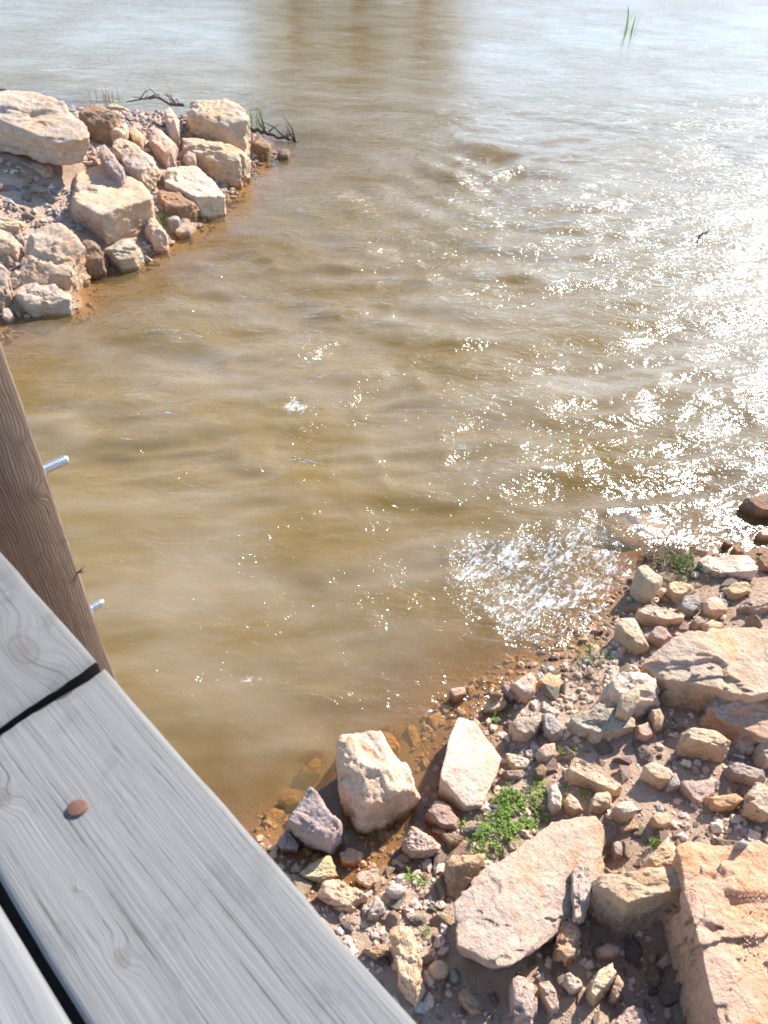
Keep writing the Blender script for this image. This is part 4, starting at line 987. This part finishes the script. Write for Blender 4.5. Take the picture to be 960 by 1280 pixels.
for (u, v, s, l) in [(578, 1034, .8, 'green weed at the lower tip of the diamond slab'), (618, 900, .9, 'green weed on the bank beside the tan and grey broken block'), (630, 888, .7, 'small weed under the tan wedge stone at the water'),
                     (702, 942, .8, 'bright weed beneath the broad grey slab'), (716, 941, .8, 'bright weed beneath the broad grey slab'), (720, 970, 1.0, 'star-shaped weed in front of the long beam-shaped stone'), (728, 992, .8, 'weed at the foot of the long beam-shaped stone'),
                     (747, 982, .6, 'small weed near the end of the long beam-shaped stone'), (706, 985, .8, 'bluish weed beside the upright white stone'), (497, 1132, .8, 'green weed under the white rounded stone'), (532, 1166, .7, 'small weed on the soil above the long narrow slab'),
                     (512, 1098, .9, 'dusty weed clump in the rubble above the white rounded stone'), (526, 1104, .8, 'dusty weed clump in the rubble above the white rounded stone'), (545, 1228, .5, 'tiny weed touching the egg-shaped cobble'), (815, 1056, .9, 'green weed in the gap above the big tan block'),
                     (800, 1040, .6, 'thin weed beside the thin orange stone'), (856, 962, .5, 'dry little weed beside the weathered block'), (566, 1060, .6, 'weed behind the orange-sided block')]:
    weed(u, v, s, l, 'dusty weed clumps' if l.startswith('dusty') else ('weeds under the grey slab' if l.startswith('bright weed') else None), rg)

def tuft(name, px, py, n, H, spread, mat, label, seed, lean=.5, width=.003, z=None):
    rg = np.random.default_rng(seed); zg = ground_at(px, py) if z is None else z; p = unp(px, py, zg); parts = []
    for k in range(n):
        b = np.array([rg.normal() * spread * .4, rg.normal() * spread * .4, -.01]); a = rg.uniform(0, 6.28); h = H * rg.uniform(.45, 1.1); l = lean * rg.uniform(.2, 1.4) * h
        d = np.array([math.cos(a), math.sin(a), 0]); s = np.array([-d[1], d[0], 0]) * width * rg.uniform(.6, 1.2)
        pts = [b + d * l * t * t + np.array([0, 0, h * (t - .25 * t * t * lean)]) for t in (0, .35, .7, 1)]
        wd = (1, .85, .55, .08); V = []
        for q, ww in zip(pts, wd): V += [q - s * ww, q + s * ww]
        parts.append((V, [(0, 1, 3, 2), (2, 3, 5, 4), (4, 5, 7, 6)]))
    V, F = joinVF(parts); o = link(name, mesh_np(name, V, F), mat, loc=(p[0], p[1], zg)); tag(o, label, 'grass'); return o
tuft('grass_tuft', 855, 712, 110, .17, .14, GRASSM, 'green grass tuft leaning over stones beside the dead grass clump', 1, .7, .003)
tuft('dead_grass_clump', 834, 698, 420, .11, .16, STRAW, 'brown dead grass clump at the pool edge by the riffle', 2, 1.1, .0035)
tuft('grass_tuft', 738, 822, 46, .14, .10, GRASSM, 'thin green grass at the foot of the riffle', 3, .6, .0025)
tuft('dry_grass', 735, 855, 50, .08, .14, STRAW, 'dry matted grass near the cream boulder', 4, 1.2, .0025)
tuft('grass_tuft', 178, 275, 40, .16, .12, GRASSM, 'green grass tuft under the wide flat-topped boulder', 5, .5, .006)
tuft('grass_tuft', 205, 278, 46, .15, .16, GRASSM, 'green grass tuft behind the pale pointed stone', 6, .6, .006)
tuft('grass_tuft', 196, 232, 24, .14, .1, GRASSM, 'short grass between the pinkish and white-topped boulders', 7, .6, .006)
tuft('reed', 790, 40, 9, .55, .42, GRASSM, 'green reeds poking out of the calm water upstream', 9, .25, .02, z=0.0)
tuft('dry_stalks', 132, 128, 16, .28, .3, STRAW, 'pale dry stalks rising behind the dark brown boulder', 12, .3, .005)

def branch(name, pts, r0, label, seed, twigs=8, tl=.25, leaves=0):
    """pts: (px, py, z)"""
    rg = np.random.default_rng(seed); P = [unp(*q) for q in pts]; path = []
    for a, b in zip(P[:-1], P[1:]):
        for t in np.linspace(0, 1, 6)[:-1]: path.append(a + (b - a) * t + rg.normal(size=3) * r0 * .3)
    path.append(P[-1]); n = len(path); parts = [tube(path, [r0 * (1 - .75 * i / n) for i in range(n)], 7)]
    for k in range(twigs):
        i = rg.integers(1, n - 1); d = rg.normal(size=3); d[2] = abs(d[2]) * .9 + .1; d /= np.linalg.norm(d); l = tl * rg.uniform(.4, 1.2)
        p1 = path[i] + d * l * .5 + rg.normal(size=3) * l * .08; p2 = path[i] + d * l
        parts.append(tube([path[i], p1, p2], [r0 * .4, r0 * .28, r0 * .12], 5))
    c = np.mean(path, axis=0); V, F = joinVF(parts); V = [np.asarray(v) - c for v in V]
    o = link(name, mesh_np(name, V, F), BARK, loc=c); tag(o, label, 'driftwood'); return o
branch('driftwood_branch', [(228, 131, .55), (212, 130, .5), (196, 122, .5), (178, 124, .45), (158, 128, .4)], .022, 'thin dark driftwood branch with twigs behind the crest of the rocky point', 3, 12, .3)
branch('driftwood_branch', [(310, 160, .14), (330, 165, .1), (350, 171, .05), (375, 178, .0)], .035, 'dark driftwood branch trailing into the water off the point tip', 4, 9, .3)
tuft('water_weed', 320, 160, 26, .42, .26, GRASSM, 'sprig of green weed growing beside the driftwood at the point tip', 14, .45, .007, z=.05)
branch('driftwood_twig', [(872, 297, .0), (880, 291, .08), (886, 290, .14)], .012, 'small dark twig sticking out of the sparkling current', 5, 3, .1)

# ------------------------------------------------------------------ trees on the far shore (seen mirrored in the river)
def tree(x, y, H, Rr, label, seed):
    rg = np.random.default_rng(seed); zg = tz(x, y); root = bpy.data.objects.new('cottonwood_tree', None); COL.objects.link(root); root.location = (x, y, zg)
    parts = [tube([(0, 0, -.3), (.1, 0, H * .25), (-.1, .1, H * .55), (0, 0, H * .85)], [.32, .26, .16, .04], 9)]; ends = []
    for k in range(11):
        a = rg.uniform(0, 6.28); z0 = H * rg.uniform(.25, .7); d = np.array([math.cos(a), math.sin(a), rg.uniform(.3, .9)]); L = Rr * rg.uniform(.6, 1)
        p = np.array([0, 0, z0]); parts.append(tube([p, p + d * L * .5, p + d * L + [0, 0, .2]], [.12, .07, .02], 6)); ends += [p + d * L, p + d * L * .6]
    V, F = joinVF(parts); link('trunk', mesh_np('trunk', V, F), BARK, root)
    n = 3200; cl = []
    for k in range(90):
        v = rg.normal(size=3); v /= np.linalg.norm(v); v *= rg.random() ** .4; cl.append(np.array([v[0] * Rr, v[1] * Rr, H * .48 + v[2] * H * .47]))
    cl = np.array(cl + ends); c = cl[rg.integers(len(cl), size=n)] + rg.normal(size=(n, 3)) * Rr * .28; c[:, 2] = np.maximum(c[:, 2], .15)
    s = rg.uniform(.10, .2, (n, 1)); t1 = rg.normal(size=(n, 3)); t1 /= np.linalg.norm(t1, axis=1)[:, None]; t2 = np.cross(t1, rg.normal(size=(n, 3))); t2 /= np.linalg.norm(t2, axis=1)[:, None]
    V = np.stack([c - t1 * s, c + t2 * s * .55, c + t1 * s, c - t2 * s * .55], 1).reshape(-1, 3)
    link('crown', mesh_np('crown', V, np.arange(n * 4).reshape(n, 4), smooth=False), TREELEAF, root)
    tag(root, label, 'tree')
tree(-5.0, 38.5, 7.2, 2.2, 'tall cottonwood on the far bank seen only as a dark mirror image', 1)
tree(0.6, 40, 6.2, 2.3, 'rounder cottonwood on the far bank beside the taller one', 2)
tree(-2.2, 37.6, 7.2, 2.3, 'leafy cottonwood standing between two others on the far bank', 3)
print('loose', n1, n2, 'tris', sum(sum(len(p.vertices) - 2 for p in m.polygons) for m in bpy.data.meshes if m.users))
